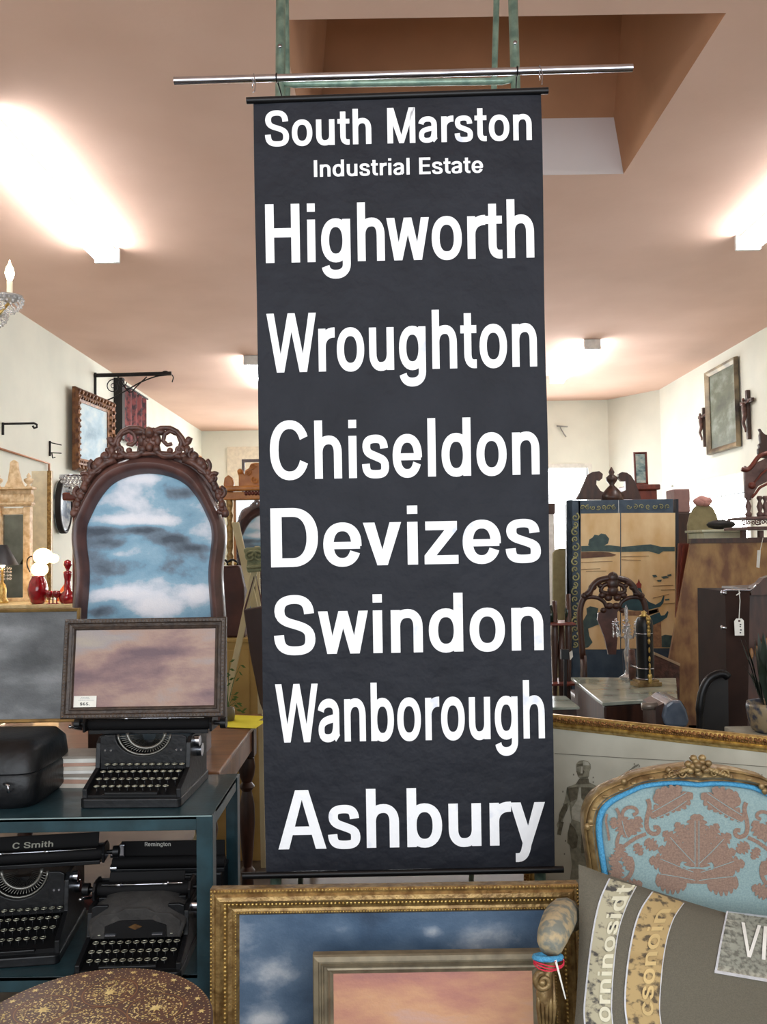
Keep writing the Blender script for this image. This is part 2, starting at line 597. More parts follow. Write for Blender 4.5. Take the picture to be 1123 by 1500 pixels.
m_mirror = M('mirror_glass', (225, 228, 226), .03, 1.0, rgb2=(220, 224, 222))
m_ruby = M('ruby_glass', (150, 10, 24), .06, rgb2=(120, 6, 18), coat=.6)
m_crystal = M('crystal_glass', (240, 240, 240), .05, .0, trans=.75, coat=.5)
m_black = M('black_lacquer', (14, 14, 16), .38, rgb2=(10, 10, 12), spec=.35)
m_type = M('typewriter_enamel', (20, 21, 24), .42, .1, rgb2=(12, 13, 15), scale=30, bump=.12, spec=.4)
m_type2 = M('typewriter_dull_cover', (56, 54, 52), .8, rgb2=(40, 38, 37), scale=20, bump=.3)
m_key = M('key_top', (26, 26, 28), .3)
m_ring = M('key_ring', (200, 200, 180), .3, .8)
m_paper = M('paper', (232, 230, 220), .8)
m_ink = M('ink', (40, 38, 40), .8)
m_rubber = M('platen_rubber', (20, 19, 20), .75, spec=.2)

# ------------------------------------------------------------------ the room
XL, XR, HC, YB, YBL, YF = -4.0, 4.8, 4.25, 15.6, 18.8, -1.8
def struct(name, mb, mat, smooth=False):
    return mb.build(name, mat, None, smooth, kind='structure')
struct('floor', MB().bb(XL - .2, XR + .2, YF, YBL + .2, -.12, 0), m_floor)
fx0, fx1, fz0, fz1 = -3.3, 4.0, .75, 3.75
struct('wall_front', MB().bb(XL, fx0, YF - .2, YF, 0, HC).bb(fx1, XR, YF - .2, YF, 0, HC).bb(fx0, fx1, YF - .2, YF, 0, fz0).bb(fx0, fx1, YF - .2, YF, fz1, HC), m_wall)
struct('wall_left', MB().bb(XL - .2, XL, YF, YBL + .2, 0, HC), m_wall)
vx0, vx1, vz0, vz1 = -2.2, .3, 1.0, 3.5
struct('wall_back', MB().bb(XL, vx0, YBL, YBL + .2, 0, HC).bb(vx1, .6, YBL, YBL + .2, 0, HC).bb(vx0, vx1, YBL, YBL + .2, 0, vz0).bb(vx0, vx1, YBL, YBL + .2, vz1, HC), m_wall)
struct('wall_back_jog', MB().bb(.6, .8, YB, YBL + .2, 0, HC), m_wall)
# right back wall with a window opening, then a canted corner
wx0, wx1, wz0, wz1 = 1.3, 3.75, 1.2, 3.0  # opening widened unseen behind the sign to let in more light
wb = MB().bb(.8, wx0, YB, YB + .2, 0, HC).bb(wx1, 4.15, YB, YB + .2, 0, HC).bb(wx0, wx1, YB, YB + .2, 0, wz0).bb(wx0, wx1, YB, YB + .2, wz1, HC)
struct('wall_back_right', wb, m_wall)
struct('wall_corner', MB().prism([(4.15, YB, 0), (XR + .1, 14.5, 0), (XR + .2, 14.6, 0), (4.25, YB + .2, 0)], HC, Vector((0, 0, 1))), m_wall)
sy0, sy1, sz0, sz1 = 11.2, 14.1, 1.35, 2.25
struct('wall_right', MB().bb(XR, XR + .2, YF, sy0, 0, HC).bb(XR, XR + .2, sy1, 14.7, 0, HC).bb(XR, XR + .2, sy0, sy1, 0, sz0).bb(XR, XR + .2, sy0, sy1, sz1, HC), m_wall)
m_glow = M('bright_daylit_glass', (245, 250, 255), .3, emis=13)
m_winframe = M('window_paint', (225, 222, 212), .5)
# windows: bright panes in painted frames
def window(name, quad_pane, frame_mb, bars):
    r = struct(name, quad_pane, m_glow)
    frame_mb.build('window_frame', m_winframe, r)
    for b in bars:
        b.build('glazing_bar', m_winframe, r)
window('window_1', MB().bb(wx0, wx1, YB + .1, YB + .13, wz0, wz1),
       MB().bb(wx0 - .08, wx0, YB - .03, YB + .1, wz0 - .08, wz1 + .08).bb(wx1, wx1 + .08, YB - .03, YB + .1, wz0 - .08, wz1 + .08).bb(wx0, wx1, YB - .03, YB + .1, wz1, wz1 + .08).bb(wx0, wx1, YB - .05, YB + .1, wz0 - .08, wz0),
       [MB().bb((wx0 + wx1) / 2 - .02, (wx0 + wx1) / 2 + .02, YB + .04, YB + .08, wz0, wz1)])
window('added_window', MB().bb(vx0, vx1, YBL + .1, YBL + .13, vz0, vz1),  # added window, unseen behind the sign, to brighten the back of the room
       MB().bb(vx0 - .08, vx0, YBL - .03, YBL + .1, vz0 - .08, vz1 + .08).bb(vx1, vx1 + .08, YBL - .03, YBL + .1, vz0 - .08, vz1 + .08).bb(vx0, vx1, YBL - .03, YBL + .1, vz1, vz1 + .08).bb(vx0, vx1, YBL - .05, YBL + .1, vz0 - .08, vz0),
       [MB().bb(x - .02, x + .02, YBL + .04, YBL + .08, vz0, vz1) for x in (-1.4, -.55)])
window('window_2', MB().bb(XR + .1, XR + .13, sy0, sy1, sz0, sz1),
       MB().bb(XR - .03, XR + .1, sy0 - .1, sy0, sz0 - .1, sz1 + .3).bb(XR - .03, XR + .1, sy1, sy1 + .1, sz0 - .1, sz1 + .3).bb(XR - .06, XR + .1, sy0, sy1, sz1, sz1 + .26).bb(XR - .06, XR + .1, sy0, sy1, sz0 - .1, sz0),
       [MB().bb(XR + .04, XR + .08, y - .02, y + .02, sz0, sz1) for y in (12.2, 13.2)])
# ceiling with the skylight well cut out of it
kx0, kx1, ky0, ky1 = -.48, 1.78, 4.22, 6.08
struct('ceiling', MB().bb(XL - .2, XR + .2, YF, ky0, HC, HC + .1).bb(XL - .2, XR + .2, ky1, YBL + .2, HC, HC + .1).bb(XL - .2, kx0, ky0, ky1, HC, HC + .1).bb(kx1, XR + .2, ky0, ky1, HC, HC + .1), m_ceil)
tx0, tx1, tz = -.2, 1.5, 5.2
far_z = HC + .42
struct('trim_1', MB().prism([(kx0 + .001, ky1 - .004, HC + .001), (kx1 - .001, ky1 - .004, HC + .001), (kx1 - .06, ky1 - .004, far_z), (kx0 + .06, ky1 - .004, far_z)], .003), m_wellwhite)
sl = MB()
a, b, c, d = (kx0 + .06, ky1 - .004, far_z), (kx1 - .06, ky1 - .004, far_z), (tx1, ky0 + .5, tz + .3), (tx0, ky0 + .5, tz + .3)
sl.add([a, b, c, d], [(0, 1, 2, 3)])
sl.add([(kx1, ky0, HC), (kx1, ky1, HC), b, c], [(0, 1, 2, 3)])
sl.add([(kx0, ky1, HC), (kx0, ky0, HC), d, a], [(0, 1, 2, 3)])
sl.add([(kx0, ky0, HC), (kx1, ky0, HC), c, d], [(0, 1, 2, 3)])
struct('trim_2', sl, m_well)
struct('baseboard_left', MB().bb(XL, XL + .02, YF, YBL, 0, .14), m_winframe)
struct('baseboard_right', MB().bb(XR - .02, XR, YF, 14.6, 0, .14), m_winframe)
# pale door in the far left wall
dl = at(333, 655, YBL)
dr = MB().bb(dl.x, dl.x + 1.15, YBL - .04, YBL, 0, dl.z)
door = struct('door_1', dr, M('door_paint', (222, 212, 190), .6))
for zz in (.25, 1.35):
    MB().bb(dl.x + .14, dl.x + .5, YBL - .055, YBL - .04, zz, zz + .9).build('door_panel', M('door_paint', (222, 212, 190)), door)
    MB().bb(dl.x + .64, dl.x + 1.0, YBL - .055, YBL - .04, zz, zz + .9).build('door_panel', M('door_paint', (222, 212, 190)), door)
MB().ball((dl.x + 1.08, YBL - .09, 1.0), .035).build('door_handle', m_gold2, door, True)
# thin copper conduit along the left wall
cp = MB()
p0, p1, p2 = atx(-20, 651, XL + .03), atx(72, 676, XL + .03), atx(76, 880, XL + .03)
p1 = Vector((p1.x, p1.y, p0.z - .03))
p2 = Vector((p1.x, p1.y, .9))
cp.tube([p0, p1, p2], .014, 6)
cp.build('wall_pipe', M('copper', (190, 140, 110), .4, .5), None, True, label='thin copper pipe running along the left wall and turning down', cat='pipe')

# ------------------------------------------------------------------ ceiling lamps
def fluorescent(x, y0, y1, label, ntube=2):
    L = y1 - y0
    t = thing('fluorescent_lamp', label, 'lamp', (x, (y0 + y1) / 2, HC - .002), 'fluorescent lamps on the ceiling')
    MB(True).bb(-.075, .075, -L / 2, L / 2, -.06, 0).build('housing', m_white, t, bevel=.006)
    for s in (-1, 1):
        MB(True).bb(-.11, .11, s * L / 2 - .02, s * L / 2 + .02, -.13, 0).build('end_cap', m_white, t, bevel=.008)
    xs = (-.075, .075) if ntube == 2 else (-.08, 0, .08)
    for q in xs:
        MB(True).cyl((q, -L / 2 + .02, -.1), (q, L / 2 - .02, -.1), .022, n=12).build('tube', m_tube, t, True)
    return t
fluorescent(-2.40, 5.0, 7.42, 'long fluorescent lamp on the ceiling, at the upper left of the sign', 2)
fluorescent(3.22, 5.2, 7.35, 'fluorescent lamp at the right edge, its far end just in view', 2)
fluorescent(-1.78, 11.6, 14.0, 'fluorescent lamp on the left of the sign, half hidden by its edge', 2)
fluorescent(2.75, 11.0, 13.3, 'far fluorescent lamp between the sign and the crucifix wall', 2)
fluorescent(-1.2, 15.9, 18.2, 'added fluorescent lamp by the back wall, unseen behind the sign', 2)  # extra fixture, hidden from view, put in to light the back wall

# ------------------------------------------------------------------ green pipe stand behind the sign
st = thing('pipe_stand', 'tall green painted pipe stand rising behind the black sign', 'stand', (.02, 3.1, 0))
def ext(p, q, z):
    p, q = Vector(p), Vector(q)
    return p + (q - p) * ((z - p.z) / (q.z - p.z))
legs = []
for top, bot, Yt, Yb in (((411, 0), (404, 1290), 3.12, 2.76), ((751, 0), (791, 1290), 3.12, 2.76), ((418.5, 0), (440, 1290), 3.25, 4.0), ((727, 0), (690, 1290), 3.25, 4.0)):
    a, b = at(top[0], top[1], Yt), at(bot[0], bot[1], Yb)
    hi = ext(a, b, 3.9)
    lo = ext(a, b, 0.0)
    MB().cyl(lo, hi, .018 if Yt < 3.2 else .012, n=14).build('pole', m_green, st, True)
    legs.append((lo, hi))
for z in (3.9, 3.285, 2.0, .9):
    a, b = [l[0] + (l[1] - l[0]) * (z / 3.9) for l in legs[:2]]
    pts = [a, a.lerp(b, .06) + Vector((0, -.02, -.02)), a.lerp(b, .94) + Vector((0, -.02, -.02)), b]
    MB().tube(pts, .013, 10).build('crossbar', m_green, st, True)
for z in (3.9, .9):
    a, b = [l[0] + (l[1] - l[0]) * (z / 3.9) for l in legs[2:]]
    MB().cyl(a, b, .010, n=10).build('crossbar', m_green, st, True)
for i in (0, 1):
    for z in (3.42, 2.7, 1.9):
        p = legs[i][0] + (legs[i][1] - legs[i][0]) * (z / 3.9)
        MB().cyl(p + Vector((0, -.02, 0)), p + Vector((0, -.012, 0)), .008, n=10).build('rivet', m_chrome, st, True)

# ------------------------------------------------------------------ chrome hanging rod, wire hooks, ties
YS = 2.65
ra, rb = at(256, 118.5, YS + .03), at(925, 99.5, YS + .03)
rod = thing('hanging_rod', 'round chrome rod across the top that the sign hangs from', 'rod', ra.lerp(rb, .5))
mb = MB()
dv = (rb - ra).normalized()
mb.cyl(ra, rb, .0118, n=24)
mb.build('tube', m_chrome, rod, True, auto=40)
for p, s in ((ra, -1), (rb, 1)):
    MB().cyl(p + dv * s * .0002, p + dv * s * .002, .0122, n=20).build('end_cap', m_chrome, rod, True, auto=40)
for px in (405, 757):
    u = (px - 256) / (925 - 256)
    c = ra.lerp(rb, u)
    q = [c + Vector((0, .0135 * math.cos(k * PI / 6), .0135 * math.sin(k * PI / 6))) for k in range(12)]
    t = MB().tube(q, .0025, 6, True)
    t.tube([c + Vector((0, .0135, 0)), c + Vector((.004, .04, -.01)), c + Vector((.012, .12, -.035))], .0022, 6)
    t.build('cable_tie', m_black, None, True, label='black cable tie on the chrome rod, %s one' % ('left' if px < 500 else 'right'), cat='cable tie', group='cable ties on the rod')
for px in (372, 790):
    u = (px - 256) / (925 - 256)
    c = ra.lerp(rb, u)
    pts = [c + Vector((0, .0145 * math.cos(a), .0145 * math.sin(a))) for a in [math.radians(-160 + i * 25) for i in range(13)]]
    pts = [c + Vector((-.003, -.016, -.04)), c + Vector((-.003, -.0175, -.01))] + pts[3:] + [c + Vector((.006, -.016, -.02)), c + Vector((.004, -.016, -.05)), c + Vector((0, -.03, -.062))]
    MB().tube(pts, .0016, 6).build('wire_hook', m_chrome, None, True, label='thin wire hook joining rod and sign at the %s end' % ('left' if px < 500 else 'right'), cat='hook', group='wire hooks on the rod')

# ------------------------------------------------------------------ the roller blind sign
TL, TR, BL, BR = (371, 148), (792, 135), (389, 1277), (813, 1269)
sg = thing('destination_blind', 'tall black roller blind listing bus destinations in white letters', 'sign', at(600, 1275, YS))
def sp(u, v, off=0):
    a = (TL[0] + (TR[0] - TL[0]) * u, TL[1] + (TR[1] - TL[1]) * u)
    b = (BL[0] + (BR[0] - BL[0]) * u, BL[1] + (BR[1] - BL[1]) * u)
    # edges wander a little like stiffened cloth
    wob = .7 * math.sin(v * 17) * (1 if u > .5 else -.6) * abs(2 * u - 1)
    x, y = a[0] + (b[0] - a[0]) * v + wob, a[1] + (b[1] - a[1]) * v
    curl = .006 * (abs(2 * u - 1) ** 6)
    rip = .0016 * math.sin(v * 41 + u * 5) * math.sin(u * 7 + v * 9) + .0015 * math.sin(v * 13)
    return at(x, y, YS + curl + rip * (.3 + v) - off)
mb = MB()
nu, nv = 30, 110
vs = [sp(i / nu, j / nv) for j in range(nv + 1) for i in range(nu + 1)]
vs2 = [p + Vector((0, .0012, 0)) for p in vs]
W_ = nu + 1
fs = [(j * W_ + i, j * W_ + i + 1, (j + 1) * W_ + i + 1, (j + 1) * W_ + i) for j in range(nv) for i in range(nu)]
mb.add(vs, fs)
mb.build('blind_cloth', m_blind, sg, True)
for (a, b, r) in (((361, 147.5), (802.5, 133), .0105), ((355, 1283), (825, 1273.5), .0100)):
    p, q = at(a[0], a[1], YS), at(b[0], b[1], YS)
    m2 = MB()
    m2.cyl(p, q, r, n=18)
    m2.build('batten', m_black, sg, True, auto=40)
def sline(text, x0, y0, x1, y1, cap, narrow=0):
    def fn(u, v):
        x = x0 + (x1 - x0) * u - v * cap * .016
        y = y0 + (y1 - y0) * u - v * cap
        u2 = (x - 380) / 424
        v2 = (y - 142) / 1130
        c = sp(max(0, min(1, u2)), max(0, min(1, v2)))
        return at(x, y, c.y - .0022)
    if ' ' in text:
        mb = MB()
        text_mesh(mb, text, fn)
        # two words, two pieces of print: split the quads at the widest gap
        n1 = sum(len(glyph(ch)[0]) for ch in text.split(' ')[0]) * 4
        for a, b in ((0, n1), (n1, len(mb.v))):
            part = MB()
            part.v = mb.v[a:b]
            part.f = [(i, i + 1, i + 2, i + 3) for i in range(0, b - a, 4)]
            part.build('lettering', m_letter, sg)
    else:
        text_mesh(MB(), text, fn).build('lettering', m_letter, sg)
sline('South Marston', 388.4, 214.6, 778.8, 205.0, 52)
sline('Industrial Estate', 459.7, 259.2, 707.5, 253.0, 24.5)
sline('Highworth', 389.3, 385.4, 782.5, 377.2, 86)
sline('Wroughton', 391.3, 546.2, 786.6, 536.7, 86.5)
sline('Chiseldon', 395.4, 702.9, 790.3, 694.8, 85.5)
sline('Devizes', 397, 831.2, 792.3, 823.3, 86.5)
sline('Swindon', 402, 959.4, 796, 952.2, 86.2)
sline('Wanborough', 404, 1088, 798, 1081.4, 85.6)
sline('Ashbury', 407.7, 1244.4, 798.9, 1237.4, 86.4)
# ================================================================== generic pictures and frames
def picture(name, label, loc, w, h, prof, mframe, mcanvas, lean=0, rz=0, beads=(), mbead=None, cat='picture', group=None, inner=None, canvas_y=.012, canvas_name='canvas'):
    """origin at the bottom centre, facing -Y; prof = [(inset, height)] from outer edge to sight edge"""
    t = thing(name, label, cat, loc, group, rz, -lean)
    mb = MB(True)
    mb.rect_frame(w, h, [(0, 0)] + list(prof) + [(prof[-1][0], .004)])
    mb.build('frame', mframe, t, auto=30)
    i = prof[-1][0]
    MB(True).bb(-w / 2 + i - .005, w / 2 - i + .005, -.008, -.002, i - .005, h - i + .005).build(canvas_name, mcanvas, t)
    MB(True).bb(-w / 2 + .01, w / 2 - .01, -.002, .004, .01, h - .01).build('backing', m_golddark, t)
    for ins, hh, r, stp in beads:
        b = MB(True)
        x0, x1, z0, z1 = -w / 2 + ins, w / 2 - ins, ins, h - ins
        nx, nz = int((x1 - x0) / stp), int((z1 - z0) / stp)
        for k in range(nx + 1):
            for z in (z0, z1):
                b.ball((x0 + (x1 - x0) * k / nx, -hh, z), (r, r, r), 6, 4)
        for k in range(1, nz):
            for x in (x0, x1):
                b.ball((x, -hh, z0 + (z1 - z0) * k / nz), (r, r, r), 6, 4)
        b.build('bead_moulding', mbead or mframe, t, True, kind='stuff')
    return t

# ------------------------------------------------------------------ teal metal shelf unit with typewriters (x right edge -.50, Y 2.48-2.93)
SX0, SX1, SY0, SY1 = -1.62, -.505, 2.48, 2.93
sh = thing('metal_shelf_unit', 'teal enamelled metal shelf unit holding the typewriters, left of the sign', 'shelf', ((SX0 + SX1) / 2, (SY0 + SY1) / 2, 0))
for z in (.80, .355):
    mb = MB().bb(SX0, SX1, SY0, SY1, z - .012, z)
    mb.bb(SX0, SX1, SY0, SY0 + .003, z - .042, z).bb(SX0, SX1, SY1 - .003, SY1, z - .042, z).bb(SX1 - .003, SX1, SY0, SY1, z - .042, z).bb(SX0, SX0 + .003, SY0, SY1, z - .042, z)
    mb.build('shelf', m_teal, sh, bevel=.0015)
for x, sx in ((SX0, 1), (SX1, -1)):
    for y, sy in ((SY0, 1), (SY1, -1)):
        mb = MB().bb(x, x + sx * .044, y - sy * .003, y, 0, .80).bb(x - sx * .003, x, y - sy * .003, y + sy * .044, 0, .80)
        mb.build('post', m_teal, sh, bevel=.001)
MB().bb(SX0, SX1, SY0 - .004, SY0 - .003, .797, .8005).build('worn_edge', M('worn_edge_metal', (150, 172, 172), .4, .5), sh)

# ------------------------------------------------------------------ typewriters (origin base centre, keys toward -Y)
def typewriter(label, loc, rz=0, cw=.40, covered=False, lettering=None, height=1.0, tilt=0, noback=False):
    t = thing('typewriter', label, 'typewriter', loc, 'old black typewriters on the metal shelves', rz)
    H = height
    mt = m_type2 if covered else m_type
    b = MB(True)
    b.prism([(x, y, 0) for x, y in [(-.15, -.17), (-.14, -.18), (.14, -.18), (.15, -.17), (.155, .155), (.145, .165), (-.145, .165), (-.155, .155)]], .028, Vector((0, 0, 1)))
    b.build('base', m_type, t, bevel=.004)
    for s in (-1, 1):
        p = MB(True)
        p.prism([(s * .148, y, z * H) for y, z in [(-.165, .02), (-.165, .05), (-.06, .085), (-.05, .155), (-.03, .17), (.13, .17), (.16, .14), (.16, .02)]], .014, Vector((-s, 0, 0)))
        p.build('side_panel', m_type, t, bevel=.002)
    # key bank deck under the keys
    MB(True).prism([(-.134, y, z * H) for y, z in [(-.16, .02), (-.16, .032), (-.05, .072), (-.05, .02)]], .268, Vector((1, 0, 0))).build('key_deck', m_black, t)
    k = MB(True)
    kr = MB(True)
    for row in range(4):
        for c in range(11 if row else 10):
            x = -.118 + c * .0232 + row * .004 - (0 if row else -.006)
            y = -.146 + row * .0255
            z = (.052 + row * .0145) * H
            k.lathe([(.0001, z + .0022), (.0072, z + .002), (.0075, z - .002), (.003, z - .004)], (x, y, 0), 8)
            kr.tube([(x + .0082 * math.cos(a), y + .0082 * math.sin(a), z + .002) for a in [q * PI / 4 for q in range(8)]], .0013, 4, True)
            k.box((x, y + .004, z - .012), (.0018, .004, .022))
    k.build('keys', m_key, t, True, kind='stuff')
    kr.build('key_rings', m_ring, t, True, kind='stuff')
    MB(True).bb(-.08, .08, -.172, -.16, .036, .044).build('space_bar', m_black, t, bevel=.002)
    # front shield with a half-round well for the type bars
    arcp = [(.088 * math.cos(a), .178 - .062 * math.sin(a)) for a in [PI * i / 14 for i in range(15)]]
    sh_ = [(-.135, .078), (.135, .078), (.135, .172), (.12, .178)] + arcp + [(-.12, .178), (-.135, .172)]
    MB(True).prism([(x, -.052, z * H) for x, z in sh_], .01).build('front_shield', m_type, t, bevel=.002)
    tb = MB(True)
    for i in range(25):
        a = PI * (.06 + .88 * i / 24)
        tb.cyl((.08 * math.cos(a), -.035, (.182 - .058 * math.sin(a)) * H), (.022 * math.cos(a), .012, (.172 - .03 * math.sin(a)) * H), .0013, n=4)
    tb.tube([(.083 * math.cos(a), -.04, (.178 - .060 * math.sin(a)) * H) for a in [PI * i / 14 for i in range(15)]], .004, 6)
    tb.tube([(.06 * math.cos(a), -.02, (.178 - .045 * math.sin(a)) * H) for a in [PI * i / 14 for i in range(15)]], .006, 6)
    tb.build('type_basket', M('typebar_steel', (120, 118, 112), .35, .8), t, True, kind='stuff')
    MB(True).bb(-.134, .134, .02, .155, .03, .15 * H).build('body', m_black, t)
    if covered:
        # dull hood over the mechanism, scalloped front edge
        L = []
        for y, zz, wd in [(-.075, .135, .13), (-.07, .165, .14), (-.03, .192, .146), (.05, .2, .15), (.13, .192, .15), (.16, .15, .15)]:
            L.append([Vector((wd * math.sin(q), y + .006 * math.cos(q * 7), (zz - .05 * (abs(math.sin(q)) ** 4)) * H)) for q in [(-1 + 2 * i / 22) * PI / 2 for i in range(23)]])
        h = MB(True)
        h.rings(L, False)
        h.build('hood', m_type2, t, True)
        MB(True).prism([(x, -.077, z * H) for x, z in [(-.128, .085), (.128, .085), (.13, .135), (.1, .16), (.055, .165), (.03, .178), (-.03, .178), (-.055, .165), (-.1, .16), (-.13, .135)]], .006).build('hood_front', m_type2, t, bevel=.003)
        MB(True).prism([(x, -.081, z * H) for x, z in [(-.09, .088), (.09, .088), (.088, .125), (.05, .142), (-.05, .142), (-.088, .125)]], .004).build('hood_opening', m_black, t)
        MB(True).prism([(x, -.084, z * H) for x, z in [(0, .133), (.02, .124), (0, .115), (-.02, .124)]], .003).build('badge', m_golddark, t)
        for x in (-.075, .06):
            MB(True).bb(x - .012, x + .018, -.086, -.08, .098 * H, .101 * H).build('trim_line', m_chrome, t)
    # carriage
    zc = .198 * H
    c = MB(True)
    c.bb(-cw / 2 + .02, cw / 2 - .02, -.0, .075, zc - .028, zc - .016).bb(-cw / 2 + .01, cw / 2 - .01, .06, .068, zc - .02, zc + .018)
    for s in (-1, 1):
        c.prism([(s * (cw / 2 - .012), y, zc + z) for y, z in [(-.012, -.02), (-.016, .008), (0, .028), (.05, .03), (.075, .01), (.075, -.02)]], .008, Vector((s, 0, 0)))
    c.build('carriage', m_black, t, bevel=.0015)
    MB(True).cyl((-cw / 2 + .01, .028, zc), (cw / 2 - .01, .028, zc), .019, n=18).build('platen', m_rubber, t, True, auto=40)
    for s in (-1, 1):
        m_ = MB(True)
        x = s * (cw / 2)
        m_.cyl((x - s * .01, .028, zc), (x + s * .018, .028, zc), .007, n=10)
        m_.cyl((x + s * .016, .028, zc), (x + s * .034, .028, zc), .018, n=18)
        m_.build('platen_knob', m_black, t, True, auto=40)
    m_ = MB(True)
    m_.cyl((-cw / 2 + .03, -.002, zc + .022), (cw / 2 - .03, -.002, zc + .022), .003, n=8)
    for x in (-.07, .07):
        m_.cyl((x - .008, -.002, zc + .022), (x + .008, -.002, zc + .022), .006, n=10)
    m_.build('paper_bail', m_chrome, t, True)
    m_ = MB(True)
    m_.tube([(-cw / 2, -.01, zc - .01), (-cw / 2 - .012, -.04, zc), (-cw / 2 - .012, -.07, zc + .012), (-cw / 2 - .006, -.085, zc + .014)], [.004, .004, .0035, .006], 7)
    m_.build('return_lever', m_chrome, t, True)
    pt = MB(True)
    ph = .052 if lettering else .035
    pt.prism([(-cw / 2 + .035, y, z) for y, z in [(.05, zc), (.066, zc + ph), (.07, zc + ph), (.056, zc)]], cw - .07, Vector((1, 0, 0)))
    pt.build('paper_table', m_rubber, t, bevel=.001)
    if lettering:
        txt, x0, x1, mt2 = lettering
        def fn(u, v):
            zz = zc + .018 + v * .017
            return Vector((x0 + (x1 - x0) * u, .05 + (zz - zc) * .016 / ph - .0035, zz))
        text_mesh(MB(True), txt, fn, 2).build('lettering', mt2, t)
    # chrome details at the right side: ribbon spool cap, lever
    m_ = MB(True)
    m_.cyl((.148, .0, .15 * H), (.165, .0, .15 * H), .017, n=16)
    m_.cyl((.148, .04, .115 * H), (.163, .04, .115 * H), .02, n=16)
    m_.build('spool_cap', m_chrome, t, True, auto=40)
    for x in (-.118, -.1, .105, .12):
        MB(True).cyl((x, -.056, .135 * H), (x, -.051, .135 * H), .0035, n=8).build('screw', m_chrome, t)
    return t

typewriter('black typewriter with round keys on the top shelf, under the pink cloud painting', (-.757, 2.735, .8), -.03, cw=.42, height=1.05)
typewriter('dull hooded typewriter on the lower shelf, in front of the one with lettering', (-.742, 2.612, .355), .03, cw=.30, covered=True, height=.92)
typewriter('wide-carriage typewriter on the lower shelf at the left edge', (-1.14, 2.71, .355), .12, cw=.50, height=1.25, lettering=('C Smith', -.05, .075, M('worn_silver_print', (150, 146, 130), .5)))
# closed case-like typewriter at the left edge of the top shelf
cs = thing('typewriter_case', 'rounded black typewriter case at the left end of the top shelf', 'typewriter case', (-1.19, 2.72, .8))
mb = MB()
L = []
for z, gx, gy in [(0, .13, .15), (.02, .145, .165), (.09, .145, .165), (.10, .14, .16), (.105, .145, .165), (.16, .14, .155), (.19, .12, .12), (.195, .08, .08)]:
    L.append([Vector((-1.19, 2.72, .8 + z)) + Vector((math.copysign(abs(math.cos(a)) ** .35, math.cos(a)) * gx, math.copysign(abs(math.sin(a)) ** .35, math.sin(a)) * gy, 0)) for a in [2 * PI * k / 36 for k in range(36)]])
mb.rings(L, True, True, True)
mb.build('shell', m_type, cs, True, auto=50)
MB().tube([(-1.13 + .02, 2.545, .86), (-1.11, 2.53, .86), (-1.11, 2.53, .88), (-1.13, 2.545, .88)], .004, 6).build('latch', m_chrome, cs, True)
MB().tube([(-1.24, 2.55, .90), (-1.235, 2.525, .905), (-1.16, 2.525, .905), (-1.155, 2.55, .90)], .006, 8).build('handle', m_black, cs, True)
rt = thing('typewriter', 'black typewriter with its maker lettered on the paper plate, behind the hooded one', 'typewriter', (-.66, 2.86, .355), 'old black typewriters on the metal shelves')
MB().bb(-.86, -.54, 2.80, 2.915, .355, .52).build('body', m_type, rt, bevel=.006)
MB().cyl((-.90, 2.835, .545), (-.535, 2.835, .545), .018, n=16).build('platen', m_rubber, rt, True, auto=40)
MB().bb(-.88, -.54, 2.855, 2.862, .535, .605).build('paper_table', m_rubber, rt, bevel=.002)
MB().bb(-.90, -.535, 2.82, 2.90, .515, .528).build('carriage', m_type, rt, bevel=.002)
a, b = at(212, 1239.5, 2.853), at(250, 1239.2, 2.853)
text_mesh(MB(), 'Remington', lambda u, v: a.lerp(b, u) + Vector((0, 0, .013 * v))).build('lettering', M('silver_print', (190, 188, 180), .5), rt)
MB().bb(-.885, -.865, 2.84, 2.87, .52, .60).build('carriage_end', m_chrome, rt, bevel=.003)
for zz in (.53, .575):
    MB().cyl((-.905, 2.83, zz), (-.885, 2.83, zz), .013, n=14).build('platen_knob', m_chrome, rt, True, auto=40)

# ------------------------------------------------------------------ pictures standing on the top shelf
m_pink = paint('pink_cloud_paint', [(.32, (100, 78, 84)), (.44, (132, 104, 102)), (.54, (160, 132, 118)), (.64, (148, 138, 136)), (.8, (166, 154, 136))], 3.0, (1, 1, 2.6), blobs=[(-.15,.12,.12,.03,-.14),(.02,.2,.12,.015,-.14),(.05,.14,.14,.02,-.1),(.2,.07,.08,.02,-.1),(-.15,.24,.1,.03,.18),(.1,.05,.2,.02,.06)])
PYa = 2.66
zb = at(210, 1051, PYa).z
cx = (at(88, 1050, PYa).x + at(333, 1049, PYa).x) / 2
pk = picture('framed_painting', 'pink and mauve cloud painting in a dark brown frame, standing on the typewriter', (cx, PYa, 1.045), .505, .305,
             [(0, .016), (.004, .022), (.012, .022), (.016, .016), (.024, .014), (.027, .018), (.031, .016), (.035, .008)], M('dark_frame_wood', (70, 56, 46), .5, rgb2=(48, 38, 33), scale=40, bump=.4), m_pink, lean=.13,
             beads=[(.008, .022, .0026, .011)], mbead=M('dark_frame_bead', (88, 72, 56), .5), cat='painting')
card = MB(True)
card.bb(-.215, -.145, -.0105, -.0095, .035, .069)
card.build('price_card', m_paper, pk, label='white price card tucked into the corner')
def cfn(x0, x1, z0, h):
    return lambda u, v: Vector((x0 + (x1 - x0) * u, -.0112, z0 + h * v))
text_mesh(MB(True), '$65.', cfn(-.195, -.165, .0405, .0085)).build('lettering', m_ink, pk)
tl = MB(True)
for z, x0, x1 in ((.064, -.192, -.168), (.0595, -.196, -.165), (.055, -.2, -.155)):
    x = x0
    while x < x1:
        q = random.uniform(.0015, .004)
        tl.bb(x, x + q, -.0112, -.0108, z, z + .0014)
        x += q + .0012
tl.build('small_print', M('grey_ink', (150, 150, 155)), pk, kind='stuff')
